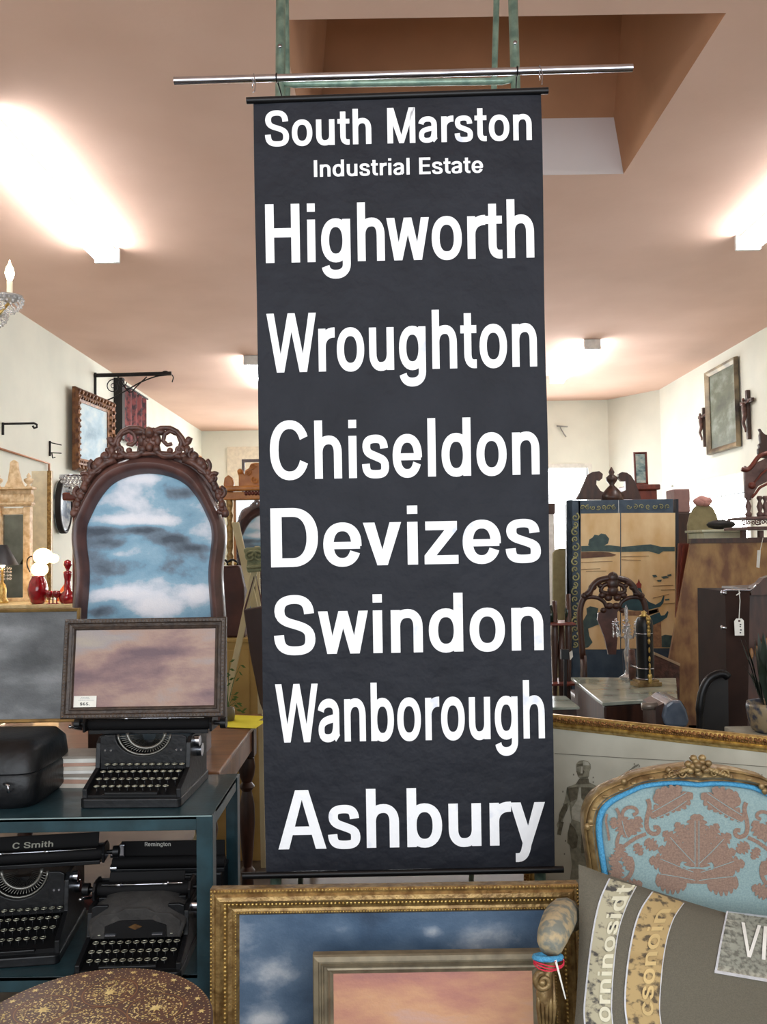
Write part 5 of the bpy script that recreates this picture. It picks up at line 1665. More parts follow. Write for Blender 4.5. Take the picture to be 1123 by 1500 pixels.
for x in (235, 345, 400, 480, 560):
    mb = MB()
    a, b = at(*Z7([(x, 760)])[0], EY + .02), at(*Z7([(x, 960)])[0], EY + .02)
    hh_ = a.z - b.z
    mb.lathe([(.02, 0), (.026, .15 * hh_), (.012, .25 * hh_), (.024, .5 * hh_), (.01, .75 * hh_), (.022, .9 * hh_), (.016, hh_)], b, 10)
    mb.build('spindle', m_etag, et, True)
g0 = at(*Z7([(185, 940)])[0], EY)
g1 = at(*Z7([(150, 1090)])[0], EY)
MB().bb(g0.x, g0.x + .55, EY - .04, EY + .3, at(*Z7([(150, 960)])[0], EY).z - .02, at(*Z7([(150, 960)])[0], EY).z).build('shelf', m_etag, et, bevel=.004)
zs_ = at(*Z7([(150, 1085)])[0], EY).z
MB().bb(g0.x - .03, g0.x + .6, EY - .05, EY + .3, zs_, zs_ + .022).build('shelf', m_etag, et, bevel=.004)
mb = MB()
for i in range(7):
    mb.scroll(at(*Z7([(190 + i * 45, 1010)])[0], EY - .03), .024, 1.2, i, 1 if i % 2 else -1, .006, n=12)
mb.build('pierced_gallery', m_etag, et, True, kind='stuff')
qa, qb = at(1150, 700, EY), at(1225, 780, EY)
MB().bb(qa.x, qb.x, EY + .02, EY + .05, zs_, qa.z).build('back_panel', m_etag, et)
MB().bb(qb.x - .04, qb.x, EY, EY + .3, 0, qa.z).build('end_post', m_etag, et)
for x in (175, 340):
    MB().pp(Z7([(x, 1090), (x + 40, 1090), (x + 30, 3000), (x - 10, 3000)]), EY + .05, .04).build('leg', m_etag, et)
tg = thing('price_tag', 'small pale price tag hanging in front of the burl panel at the right edge', 'tag', at(1110, 831, 5.9))
MB().tube([at(1117, 788, 5.97), at(1117, 789, 5.9), at(1113, 806, 5.9)], .002, 5).build('string', m_paper, tg)
MB().pp([(1109, 806), (1114, 806), (1112, 832), (1107.5, 831)], 5.9, .001).build('tag', m_paper, tg)

# ------------------------------------------------------------------ dark desk with glass-top bracket and hanging tag
DY = 3.95
dd = thing('dark_secretary', 'dark brown upright desk carrying the hanging price tag, right edge', 'desk', (at(1095, 1000, DY).x, DY + .2, 0))
m_dd = M('dusty_dark_wood', (50, 34, 28), .8, rgb2=(38, 26, 22), scale=6, spec=.15)
MB().pp([(1062, 866), (1098, 866), (1093, 1160), (1066, 1160)], DY, .35).build('side_post', m_dd, dd)
MB().pp([(1094, 862), (1260, 856), (1260, 1160), (1092, 1160)], DY + .04, .3).build('back_panel', m_brown, dd)
MB().prism([at(x, y, DY + .01) for x, y in [(1100, 868), (1104, 858), (1112, 854), (1118, 847), (1130, 843), (1170, 840), (1170, 870), (1100, 872)]], .05).build('crest', m_brown, dd)
x0, x1 = at(1066, 1100, DY).x, at(1260, 1100, DY).x
MB().bb(x0 + .02, x1, DY + .02, DY + .35, 0, .5).build('base', m_brown, dd)
MB().tube([at(1056, 866, DY - .02), at(1063, 864, DY - .02), at(1098, 864.5, DY - .02), at(1107, 858, DY - .02)], .0045, 6).build('bracket_rod', m_chrome, dd, True)
for y in (868, 919):
    MB().tube([at(1056, y, DY - .02), at(1063, y + 1, DY - .02)], .009, 8).build('chrome_clip', m_chrome, dd, True)
mb = MB()
for i, (x, y) in enumerate(((1100, 957), (1108, 954), (1116, 948), (1122, 942), (1130, 940))):
    mb.ball(at(x, y, DY - .0), (.010, .012, .026), 9, 6)
mb.build('carved_knuckle', M('ochre_carving', (140, 100, 62), .6), dd, True)
tg = thing('price_tag', 'white price tag hanging on a string from the dark desk', 'tag', at(1083, 931, DY - .04))
MB().tube([at(1082, 864, DY - .03), at(1083.5, 880, DY - .035), at(1082, 907, DY - .035)], .0018, 5).tube([at(1078, 872, DY - .03), at(1084, 868, DY - .035)], .0025, 5).build('string', m_paper, tg)
MB().pp([(1075, 910), (1078, 906), (1086, 906), (1089, 909), (1089.5, 931), (1076, 931)], DY - .04, .001).build('tag', m_paper, tg)
MB().pp([(1081, 908), (1084, 908), (1084, 911), (1081, 911)], DY - .041, .001).build('eyelet', m_carved, tg)
mb = MB()
for i, (x, y, w_) in enumerate([(1083, 914, 2.4), (1083, 917, 2), (1083.5, 922, 2.6), (1083, 926, 2.2)]):
    mb.pp([(x, y), (x + w_, y), (x + w_, y + 1.6), (x, y + 1.6)], DY - .0415, .0004)
mb.build('pencil_writing', m_ink, tg)

# ------------------------------------------------------------------ black bentwood arm and grey seat, patterned pot
bw = thing('black_bentwood_chair', 'glossy black chair with a curved back beside the dark desk', 'chair', (at(1045, 1050, 3.7).x, 3.75, 0))
pts = [(1026, 1150), (1024, 1060), (1024, 1040), (1027, 1015), (1036, 995), (1048, 988), (1060, 986), (1066, 992)]
MB().tube([at(x, y, 3.72) for x, y in smoothL(dens(pts, 3), 2)], [.014] * 6 + [.018] * 16, 10).build('back_rail', m_black, bw, True)
MB().pp([(1030, 1020), (1046, 994), (1066, 992), (1068, 1150), (1030, 1150)], 3.76, .02).build('back_panel', M('dark_hide', (26, 24, 24), .7), bw)
MB().bb(at(1024, 1050, 3.7).x, at(1024, 1050, 3.7).x + .16, 3.74, 4.0, 0, .44).build('seat_box', m_black, bw)
gs = thing('grey_leather_seat', 'wooden chair with a shiny blue grey leather seat, below the marble top', 'chair', (at(985, 1060, 4.0).x, 4.0, 0))
sp_ = [(970, 1050), (974, 1034), (984, 1026), (998, 1026), (1006, 1040), (1010, 1056), (1006, 1066), (975, 1064)]
MB().prism([at(x, y, 4.0) for x, y in sp_], .25).build('seat', M('blue_grey_leather', (104, 116, 132), .25, rgb2=(84, 96, 112), coat=.4), gs, bevel=.012)
MB().tube([at(940, 1035, 4.05), at(962, 1034, 4.05)], .018, 10).build('rolled_end', M('pewter', (130, 120, 110), .35, .4), gs, True)
MB().pp([(960, 1036), (972, 1030), (976, 1062), (972, 1150), (962, 1150)], 4.02, .2).build('frame', m_brown, gs)
MB().bb(at(975, 1050, 4).x, at(1004, 1050, 4).x, 4.02, 4.2, 0, at(990, 1070, 4.0).z).build('base', m_brown, gs)
pot = thing('patterned_planter', 'blue and tan patterned planter of dark leaves at the right edge', 'planter', (at(1126, 1050, 3.35).x, 3.35, at(1126, 1072, 3.35).z))
px_ = pot.location
MB().lathe([(.05, 0), (.065, .01), (.078, .05), (.084, .10), (.08, .115), (.074, .112), (.07, .09)], px_, 22).build('pot', M('pot_glaze', (140, 124, 96), .35, rgb2=(44, 52, 70), scale=30, contrast=(.42, .56)), pot, True)
m_dl = M('dark_leaf', (30, 42, 30), .5, rgb2=(20, 30, 22))
for i in range(26):
    a = random.uniform(0, 2 * PI)
    h = random.uniform(.08, .30)
    r_ = random.uniform(.02, .10)
    mb = MB()
    b0 = px_ + Vector((.02 * math.cos(a), .02 * math.sin(a), .09))
    b1 = px_ + Vector((r_ * math.cos(a), r_ * math.sin(a), .09 + h))
    sd = Vector((-math.sin(a), math.cos(a), 0)) * .018
    md = b0.lerp(b1, .55) + Vector((0, 0, .02))
    mb.add([b0, md + sd, b1, md - sd, md + Vector((0, 0, .006))], [(0, 1, 4), (1, 2, 4), (2, 3, 4), (3, 0, 4)])
    mb.build('leaf', m_dl, pot)
plinth_z = px_.z
sd_ = thing('pale_stand', 'pale low stand under the patterned planter', 'stand', (px_.x, px_.y, 0))
MB().bb(px_.x - .13, px_.x + .2, px_.y - .1, px_.y + .12, 0, plinth_z - .001).build('block', M('stand_paint', (150, 146, 130), .7), sd_, bevel=.005)

# ------------------------------------------------------------------ things just right of the sign, in the middle distance
pale = thing('pale_arched_board', 'pale olive board with a rounded corner, between the sign and the folding screen', 'headboard', (at(818, 850, 8.0).x, 8.0, 0))
MB().prism([at(x, y, 8.0) for x, y in ZA([(66, 1300), (66, 440), (80, 422), (105, 414), (140, 416), (140, 1300)])], .04).build('board', MATS['olive_paint'], pale, bevel=.01)
wn = thing('dark_whatnot', 'dark wooden stand with turned uprights, right beside the sign', 'stand', (at(818, 950, 5.6).x, 5.6, 0))
for i, (xa, ya, yb_) in enumerate(((812, 880, 1120), (822, 912, 1120), (832, 870, 1120))):
    a, b = at(xa, ya, 5.6), at(xa, yb_, 5.6)
    b.z = 0
    MB().tube([b, b.lerp(a, .3), b.lerp(a, .5), b.lerp(a, .8), a], [.02, .024, .014, .024, .016], 8).build('upright', m_brown, wn, True)
for y in (911, 998):
    q = at(820, y, 5.6)
    MB().bb(q.x - .1, q.x + .08, 5.5, 5.75, q.z - .015, q.z).build('shelf', m_redwood, wn, bevel=.003)
q = at(820, 911, 5.6)
for x, r_, h in ((-.06, .022, .11), (.05, .018, .14)):
    bo = thing('green_bottle', 'dark green bottle on the stand beside the sign, %s one' % ('left' if x < 0 else 'right'), 'bottle', (q.x + x, 5.6, q.z), 'bottles on the stand')
    MB().lathe([(r_, 0), (r_, h * .55), (r_ * .4, h * .75), (r_ * .4, h)], (q.x + x, 5.6, q.z), 12).build('bottle_body', M('bottle_green', (26, 44, 34), .15), bo, True)
sb = thing('small_dark_box', 'small dark box with a cream label hanging beside the folding screen', 'box', at(834, 965, 5.3))
MB().pp([(822, 952), (833, 952), (833, 966), (822, 966)], 5.3, .04).build('box_body', m_black, sb)
MB().pp([(834, 956), (838, 953), (839, 962), (835, 967)], 5.28, .01).build('label', m_paper, sb)
MB().pp([(826, 966), (830, 966), (830, 1120), (826, 1120)], 5.32, .02).build('stem', m_iron, sb)
wc = thing('white_marble_chest', 'low dark chest with a pale top beside the sign edge', 'chest', (at(818, 1040, 4.6).x, 4.7, 0))
q = at(818, 1037, 4.6)
MB().bb(q.x - .12, q.x + .10, 4.55, 4.9, q.z, q.z + .012).build('top', MATS['grey_marble'], wc)
MB().bb(q.x - .11, q.x + .09, 4.57, 4.88, 0, q.z).build('case', m_brown, wc)

# ================================================================== right wall: picture and crucifixes
def wallpt(px, py, off=.0):
    return atx(px, py, XR - off)
ta, tb_ = wallpt(1038, 540), wallpt(1083, 528)
ba, bb_ = wallpt(1043, 665), wallpt(1083, 657)
wy0, wy1 = tb_.y, ta.y
zc0, zc1 = (ba.z + bb_.z) / 2, (ta.z + tb_.z) / 2
picture('framed_oil_painting', 'dark oil painting in a black and gilt frame, high on the right wall', (XR - .02, (wy0 + wy1) / 2, zc0), wy1 - wy0, zc1 - zc0, [(0, .02), (.01, .06), (.04, .05), (.08, .02)], M('worn_gilt_black', (150, 134, 104), .45, .3, rgb2=(54, 46, 40), scale=3),
        paint('dark_oil', [(.35, (56, 62, 50)), (.5, (92, 98, 80)), (.66, (150, 160, 150))], 1.2), rz=-PI / 2, lean=-.0)
fr = MB()
for (l, ht, nm, oxy) in ((1034, 0, 'small crucifix left of the dark oil painting on the right wall', None),):
    pass
def crucifix(px, py0, py1, label, arm_px, arm_y):
    a, b = wallpt(px, py0, .04), wallpt(px, py1, .04)
    y = (a.y + b.y) / 2
    z1, z0 = a.z, b.z
    H = z1 - z0
    t = thing('crucifix', label, 'crucifix', (XR - .04, y, z0), 'crucifixes on the right wall')
    w_ = H * .04
    MB().bb(XR - .05, XR - .005, y - w_, y + w_, z0, z1).build('upright', m_brown, t, bevel=.004)
    za = wallpt(px, arm_y).z
    MB().bb(XR - .06, XR - .02, y - H * .28, y + H * .28, za - w_, za + w_).build('crossbar', m_brown, t, bevel=.004)
    f = MB()
    hx = XR - .07
    f.tube([(hx, y, za - H * .02), (hx - .01, y, za - H * .12), (hx, y, za - H * .28), (hx - .02, y + .01, za - H * .42), (hx, y, za - H * .56), (hx, y, za - H * .62)], [H * .035, H * .05, H * .04, H * .035, H * .022, H * .015], 9)
    f.ball((hx - .01, y + .01, za + H * .04), (H * .032, H * .03, H * .042), 10, 8)
    for s in (-1, 1):
        f.tube([(hx, y, za - H * .05), (hx, y + s * H * .12, za - H * .03), (hx + .02, y + s * H * .25, za + H * .015)], [H * .022, H * .016, H * .012], 7)
    f.build('carved_figure', m_carved, t, True)
crucifix(1030, 597, 655, 'smaller crucifix on the right wall, left of the oil painting', 8, 611)
crucifix(1094, 571, 644, 'larger crucifix on the right wall, right of the oil painting', 12, 590)
ib = thing('hook_rack', 'faint thin iron hook rack on the far back wall', 'hook', (at(822, 640, YB - .05).x, YB - .04, at(822, 640, YB).z))
mb = MB().tube([at(815, 624, YB - .05), at(831, 625, YB - .05)], .012, 6).tube([at(820, 626, YB - .05), at(826, 636, YB - .1), at(829, 640, YB - .1)], .012, 6)
mb.build('hook', M('grey_wire', (150, 150, 146), .6), ib, True)
sw = thing('notice_stand', 'small dark board on a pale post beside the sign, in front of the bright window', 'board', at(808, 752, 12.0))
MB().pp([(800, 737), (813, 737), (813, 753), (800, 753)], 12.0, .05).build('frame', m_brown, sw)
q = at(806, 752, 12.02)
MB().bb(q.x - .05, q.x + .05, 12.02, 12.06, 0, q.z).build('post', M('bright_paint', (240, 240, 236), .8), sw)
# ================================================================== left wall and left middle distance
def lw(px, py, off=0):
    return atx(px, py, XL + off)
a, b, c, d = lw(98, 575), lw(145, 590), lw(98, 700), lw(145, 690)
y0, y1 = a.y, b.y
z1, z0 = (a.z + b.z) / 2 + .04, (c.z + d.z) / 2
gp = picture('framed_painting', 'blue painting in a heavy carved gilt and brown frame, on the left wall', (XL + .12, (y0 + y1) / 2, z0), y1 - y0, z1 - z0, [(0, .04), (.03, .07), (.07, .05), (.10, .06), (.14, .03), (.17, .02)],
        M('dark_gilt', (128, 88, 54), .45, .45, rgb2=(76, 46, 32), scale=14, bump=.6, bscale=22), paint('blue_view', [(.35, (110, 140, 160)), (.5, (160, 186, 198)), (.65, (206, 212, 206))], 1.5), rz=PI / 2 - .09, cat='painting',
        beads=[(.05, .06, .03, .10), (.12, .05, .02, .07)])
a, b = lw(170, 563), lw(203, 577)
tx = thing('wall_textile', 'dark red patterned textile hanging on the left wall beyond the gilt frame', 'textile', (XL + .1, (a.y + b.y) / 2, 2.6))
zt_, zb_ = a.z, lw(185, 650).z
mb = MB()
n = 24
L = [[Vector((XL + .10 + .03 * math.sin(i * 1.1) + .0, a.y + (b.y - a.y) * i / n, z)) for i in range(n + 1)] for z in (zt_, (zt_ + zb_) / 2, zb_)]
mb.rings(L, False)
mb.build('cloth', M('red_textile', (120, 62, 62), .95, rgb2=(52, 40, 44), scale=9, contrast=(.42, .56)), tx, True)
MB().bb(XL, XL + .13, a.y - .12, a.y, zb_, zt_ + .08).build('backing_board', m_iron, tx)
MB().tube([(XL + .12, a.y - .1, zt_), (XL + .12, b.y + .1, zt_)], .015, 8).build('hanging_rod', m_iron, tx)
# iron sign bracket
Y_ = lw(138, 570).y
def br(px, py):
    return at(px, py, Y_)
ib = thing('iron_bracket', 'large wrought iron scroll bracket projecting from the left wall', 'bracket', (XL, Y_, br(138, 592).z))
MB().tube([(XL + .015, Y_, br(138, 546).z), (XL + .015, Y_, br(138, 593).z)], .018, 6).build('wall_plate', m_iron, ib)
za_ = br(138, 550)
MB().tube([Vector((XL, Y_, za_.z)), br(251, 547)], .028, 6).build('arm', m_iron, ib)
mb = MB()
mb.tube([br(x, y) for x, y in smoothL(dens([(143, 592), (165, 583), (185, 572), (205, 560), (228, 551), (246, 549)], 4), 2)], .010, 6)
mb.tube([br(x, y) for x, y in smoothL(dens([(172, 551), (190, 578), (200, 566), (215, 552)], 4), 2)], .009, 6)
mb.scroll(br(166, 566), .10, 1.5, PI / 2, 1, .008)
mb.scroll(br(178, 560), .07, 1.3, 0, -1, .008)
mb.tube([br(252, 549), br(254, 553), br(252, 560)], .008, 5)
mb.build('scroll', m_iron, ib, True)
MB().ball(br(242, 546), (.05, .03, .03), 8, 5).build('knob', m_iron, ib, True)
Y_ = lw(3, 625).y
ib = thing('iron_bracket', 'small plain hooked iron bracket at the left edge of the wall', 'bracket', (XL, Y_, br(3, 637).z))
MB().tube([(XL + .01, Y_, br(3, 619).z), (XL + .01, Y_, br(3, 637).z)], .014, 6).build('wall_plate', m_iron, ib)
mb = MB().tube([Vector((XL, Y_, br(4, 621).z)), br(50, 620), br(54, 622), br(54, 626), br(50, 627), br(48, 624)], .012, 6)
mb.build('arm', m_iron, ib, True)
Y_ = lw(72, 660).y
ib = thing('iron_bracket', 'thin wire bracket with a hook low on the left wall, beside the gilt frame', 'bracket', (XL, Y_, br(72, 668).z))
mb = MB().tube([(XL + .01, Y_, br(72, 646).z), (XL + .01, Y_, br(72, 668).z)], .012, 5)
mb.build('wall_plate', m_iron, ib)
mb = MB().tube([Vector((XL, Y_, br(72, 648).z)), br(90, 652)], .007, 5).tube([Vector((XL, Y_, br(72, 663).z)), br(90, 664)], .007, 5).tube([br(76, 664), br(77, 671), br(81, 670)], .007, 5)
mb.build('arm', m_iron, ib, True)
# oval plate
yc = lw(86, 742).y
op = thing('oval_platter', 'oval blue and white platter with a dark rim on the left wall', 'platter', (XL + .04, yc, lw(86, 780).z))
zc = lw(86, 742).z
ry, rz_ = abs(lw(95, 742).y - lw(77, 742).y) / 2, (lw(86, 705).z - lw(86, 780).z) / 2
MB(False).rings([[Vector((XL + o, yc + ry * k * math.cos(a_), zc + rz_ * k * math.sin(a_))) for a_ in [2 * PI * i / 40 for i in range(40)]] for k, o in ((1, .01), (1.0, .07), (.9, .085), (.82, .05), (.05, .04))], True, True, True).build('plate', M('delft_glaze', (200, 208, 208), .3, rgb2=(96, 112, 130), scale=6, contrast=(.42, .58)), op, True)
MB().rings([[Vector((XL + o, yc + ry * k * math.cos(a_), zc + rz_ * k * math.sin(a_))) for a_ in [2 * PI * i / 40 for i in range(40)]] for k, o in ((1.06, .03), (1.06, .09), (.98, .10), (.95, .08))], True).build('rim', m_iron, op, True)
# small frame at the far end of the left wall
yy_ = 17.6
fz0, fz1 = atx(307, 690, XL).z, atx(307, 660, XL).z
q0, q1 = atx(299, 675, XL).y, atx(315, 675, XL).y
fz1 = at(300, 661, 17.5).z; fz0 = at(300, 705, 17.5).z
picture('framed_print', 'pale print in a thin wooden frame at the far end of the left wall', (XL + .04, 18.0, fz0), 1.0, fz1 - fz0, [(0, .03), (.05, .035), (.07, .01)], m_oak, M('pale_print', (214, 204, 184), .8), rz=PI / 2)
# crystal sconce
cs_ = thing('crystal_wall_light', 'crystal beaded wall light below the heavy gilt frame', 'lamp', at(106, 720, 6.4))
c0 = at(106, 700, 6.4)
mb = MB()
for ring_, (rr, dz, n) in enumerate(((.085, 0, 18), (.075, -.03, 16), (.055, -.06, 12), (.03, -.09, 8), (.01, -.115, 3))):
    for i in range(n):
        a_ = 2 * PI * i / n
        mb.ball(c0 + Vector((rr * math.cos(a_), rr * math.sin(a_), dz)), (.011, .011, .014), 6, 4)
mb.build('crystal_beads', m_crystal, cs_, True, kind='stuff')
MB().lathe([(.09, .01), (.092, .02), (.03, .022)], c0, 20).build('rim', m_chrome, cs_, True)
# dark red cabinet behind the carved frame: carries the wall light
rcY = 6.5
rc_ = thing('red_wood_cabinet', 'tall red mahogany cabinet behind the arched carved frame', 'cabinet', (at(150, 800, rcY).x, rcY + .2, 0))
g0, g1 = at(94, 722, rcY), at(226, 722, rcY)
MB().bb(g0.x + .06, g1.x, rcY, rcY + .4, 0, g0.z - .06).build('case', m_redwood, rc_, bevel=.01)
MB().bb(g0.x, g1.x + .06, rcY - .05, rcY + .42, g0.z - .06, g0.z).build('cornice', m_redwood, rc_, bevel=.012)

# ------------------------------------------------------------------ cream dresser, trumeau mirror, lamps and red glass
DZ = at(40, 886, 7.2).z
dr_ = thing('cream_dresser', 'cream painted dresser under the gilt trumeau mirror, left edge', 'dresser', (-3.1, 7.6, 0))
MB().bb(-3.9, -2.55, 7.2, 7.95, DZ - .03, DZ).build('top', m_cream, dr_, bevel=.005)
MB().bb(-3.85, -2.6, 7.24, 7.9, .1, DZ - .03).build('case', m_cream, dr_, bevel=.005)
for i in range(3):
    z = .2 + i * .26
    dw = MB().bb(-3.8, -2.66, 7.225, 7.24, z, z + .22).build('drawer', m_cream, dr_, bevel=.004)
    for x in (-3.5, -2.95):
        MB().ball((x, 7.205, z + .11), .02).build('knob', m_gold2, dw, True)
TY = 7.85
tm = thing('trumeau_mirror', 'cream and gilt mirror with pediment and urn finials, on the dresser at the left edge', 'mirror', (at(22, 880, TY).x, TY, DZ))
Z4 = lambda L: [(x * .3562, 600 + y * .3562) for x, y in L]
fr_ = M('cream_gilt_frame', (230, 206, 168), .55, 0, rgb2=(190, 156, 112), scale=20, bump=.2)
g = lambda x, y, o=0: at(*Z4([(x, y)])[0], TY - o)
def zb_box(x0, x1, y0, y1, d0, d1):
    a_, b_ = g(x0, y1), g(x1, y0)
    return MB().bb(a_.x, b_.x, TY - d0, TY + d1, max(a_.z, DZ), max(b_.z, DZ + .03))
zb_box(100, 130, 400, 880, .04, .03).build('pilaster', fr_, tm, bevel=.006)
zb_box(-20, 12, 400, 880, .04, .03).build('pilaster', fr_, tm, bevel=.006)
zb_box(12, 100, 405, 432, .03, .03).build('top_rail', fr_, tm, bevel=.004)
zb_box(-24, 134, 330, 400, .03, .03).build('frieze', fr_, tm, bevel=.004)
mb = MB()
for i in range(9):
    mb.ball(g(-10 + i * 17, 365, .035), (.035, .012, .045), 8, 6)
mb.build('frieze_carving', fr_, tm, True, kind='stuff')
zb_box(-36, 146, 318, 332, .08, .03).build('cornice', fr_, tm, bevel=.008)
zb_box(-30, 140, 382, 394, .06, .03).build('cornice', fr_, tm, bevel=.006)
MB().prism([g(x, y) for x, y in [(15, 320), (30, 290), (38, 240), (40, 215), (55, 205), (70, 215), (74, 250), (85, 290), (100, 320)]], .04).build('pediment', fr_, tm, bevel=.008)
p = g(118, 318)
MB().lathe([(.03, 0), (.012, .02), (.04, .05), (.044, .07), (.014, .085), (.02, .10), (.003, .13)], p, 12).build('urn_finial', fr_, tm, True)
p = g(-8, 318)
MB().lathe([(.03, 0), (.012, .02), (.04, .05), (.044, .07), (.014, .085), (.02, .10), (.003, .13)], p, 12).build('urn_finial', fr_, tm, True)
zb_box(12, 100, 432, 880, .0, .01).build('mirror_glass', M('darkened_mirror', (126, 128, 122), .06, 1.0, rgb2=(92, 94, 90), scale=5), tm)  # glass tinted dark to stand in for a dark reflection
zb_box(-30, 140, 862, 890, .06, .04).build('base_rail', fr_, tm, bevel=.006)

# second, taller pale panelled screen between the trumeau and the cabinet
pn = thing('room_divider', 'pale cream wall panel edged in gilt behind the glowing lamp', 'divider', (at(72, 800, 8.3).x, 8.3, 0))
q0, q1 = at(46, 800, 8.3), at(76, 800, 8.3)
MB().bb(q0.x, q1.x, 8.3, 8.33, 0, at(60, 690, 8.3).z).build('board', M('panel_paint', (214, 204, 176), .7), pn)
MB().bb(q1.x - .04, q1.x, 8.28, 8.3, 0, at(60, 690, 8.3).z).build('gilt_edge', m_gold, pn)

m_bulb = M('warm_bulb', (255, 226, 190), .3, emis=30)
m_shadeb = M('black_shade', (24, 26, 32), .5)
def tlamp(name, label, px, py_base, Y, parts):
    return thing(name, label, 'lamp', Vector((at(px, py_base, Y).x, Y, DZ)))
bl = tlamp('table_lamp', 'table lamp with a black cone shade and crystal stem, at the left edge', 3, 880, 7.5, None)
bx = bl.location.x
zt0, zt1 = at(3, 828, 7.5).z, at(3, 798, 7.5).z
MB().rings([[Vector((bx + r_ * math.cos(a_), 7.5 + r_ * math.sin(a_), z)) for a_ in [2 * PI * i / 28 for i in range(28)]] for r_, z in ((.135, zt0), (.04, zt1), (.038, zt1), (.132, zt0))], True).build('lamp_shade', m_shadeb, bl, True)
MB().lathe([(.05, DZ), (.055, DZ + .02), (.035, DZ + .05), (.038, DZ + .12), (.03, DZ + .16), (.012, DZ + .18), (.012, zt0 + .06)], (bx, 7.5, 0), 14).build('base', m_gold2, bl, True)
MB().ball((bx, 7.5, zt0 + .02), (.03, .03, .04)).build('bulb', m_bulb, bl, True)
mb = MB()
for i in range(14):
    a_ = 2 * PI * i / 14
    for j in range(4):
        mb.ball((bx + .07 * math.cos(a_), 7.5 + .07 * math.sin(a_), zt0 - .03 - .03 * j), (.008, .008, .012), 6, 4)
mb.build('crystal_drops', m_crystal, bl, True, kind='stuff')
gl = thing('glowing_lamp', 'brightly glowing double globe lamp above the red vase', 'lamp', (at(62, 850, 7.6).x, 7.6, DZ))
gx = gl.location.x
for px, py, r_ in ((63, 815, .085), (58, 834, .075), (78, 818, .05)):
    p = at(px, py, 7.6)
    MB().ball(p, (r_, r_ * .9, r_ * .85), 16, 10).build('glass_globe', M('glowing_globe', (255, 212, 150), .3, emis=6), gl, True)
MB().tube([Vector((gx, 7.6, DZ)), Vector((gx, 7.6, at(62, 845, 7.6).z))], .012, 8).lathe([(.06, 0), (.05, .015), (.015, .03)], (gx, 7.6, DZ), 16).build('stem', m_gold2, gl, True)
MB().tube([at(x, y, 7.62) for x, y in smoothL(dens([(44, 838), (39, 828), (40, 818), (46, 814), (52, 818), (56, 824)], 3), 2)], .006, 6).build('curved_arm', m_iron, gl, True)
# red glass at the front of the dresser (stands on the dresser top)
def lathe_thing(name, label, cat, px, Y, prof, mat, group=None, part='glass_body', n=24):
    x = at(px, 880, Y).x
    t = thing(name, label, cat, (x, Y, DZ), group)
    MB().lathe([(r_, z) for r_, z in prof], (x, Y, DZ), n).build(part, mat, t, True)
    return t
lathe_thing('red_vase', 'large dark red glazed vase with highlights, in front of the glowing lamp', 'vase', 55.5, 7.3, [(.045, 0), (.062, .02), (.08, .08), (.084, .13), (.07, .19), (.052, .225), (.054, .24), (.046, .238), (.05, .2)], m_ruby, part='vase_body')
lathe_thing('red_decanter', 'tall ruby glass decanter with a ball stopper, left of the carved frame', 'decanter', 99, 7.3, [(.05, 0), (.066, .02), (.075, .06), (.06, .09), (.03, .11), (.026, .2), (.034, .25), (.036, .27), (.012, .28), (.02, .30), (.036, .33), (.03, .36), (.005, .375)], m_ruby)
for i, px in enumerate((72, 79, 86)):
    lathe_thing('red_wine_glass', ['small ruby stemmed glass beside the red vase', 'small ruby stemmed glass in the middle of the three', 'small ruby stemmed glass nearest the decanter'][i], 'glass', px - 1.5 * i, 7.25 + .05 * (i % 2), [(.028, 0), (.006, .008), (.005, .05), (.022, .06), (.03, .085), (.03, .11), (.027, .11), (.02, .07)], m_ruby, 'ruby glasses on the dresser', n=14)
fa = thing('orange_paper_fan', 'small orange lampshade-like fan leaning behind the decanter', 'fan', at(92, 868, 7.75))
fa.location.z = DZ
q = at(92, 868, 7.75)
MB().prism([Vector((q.x - .06, 7.75, DZ)), Vector((q.x + .07, 7.75, DZ)), Vector((q.x + .07, 7.75, DZ + .2)), Vector((q.x + .02, 7.75, DZ + .16)), Vector((q.x - .06, 7.75, DZ + .05))], .01).build('fan_leaf', M('orange_paper', (236, 112, 60), .6), fa)

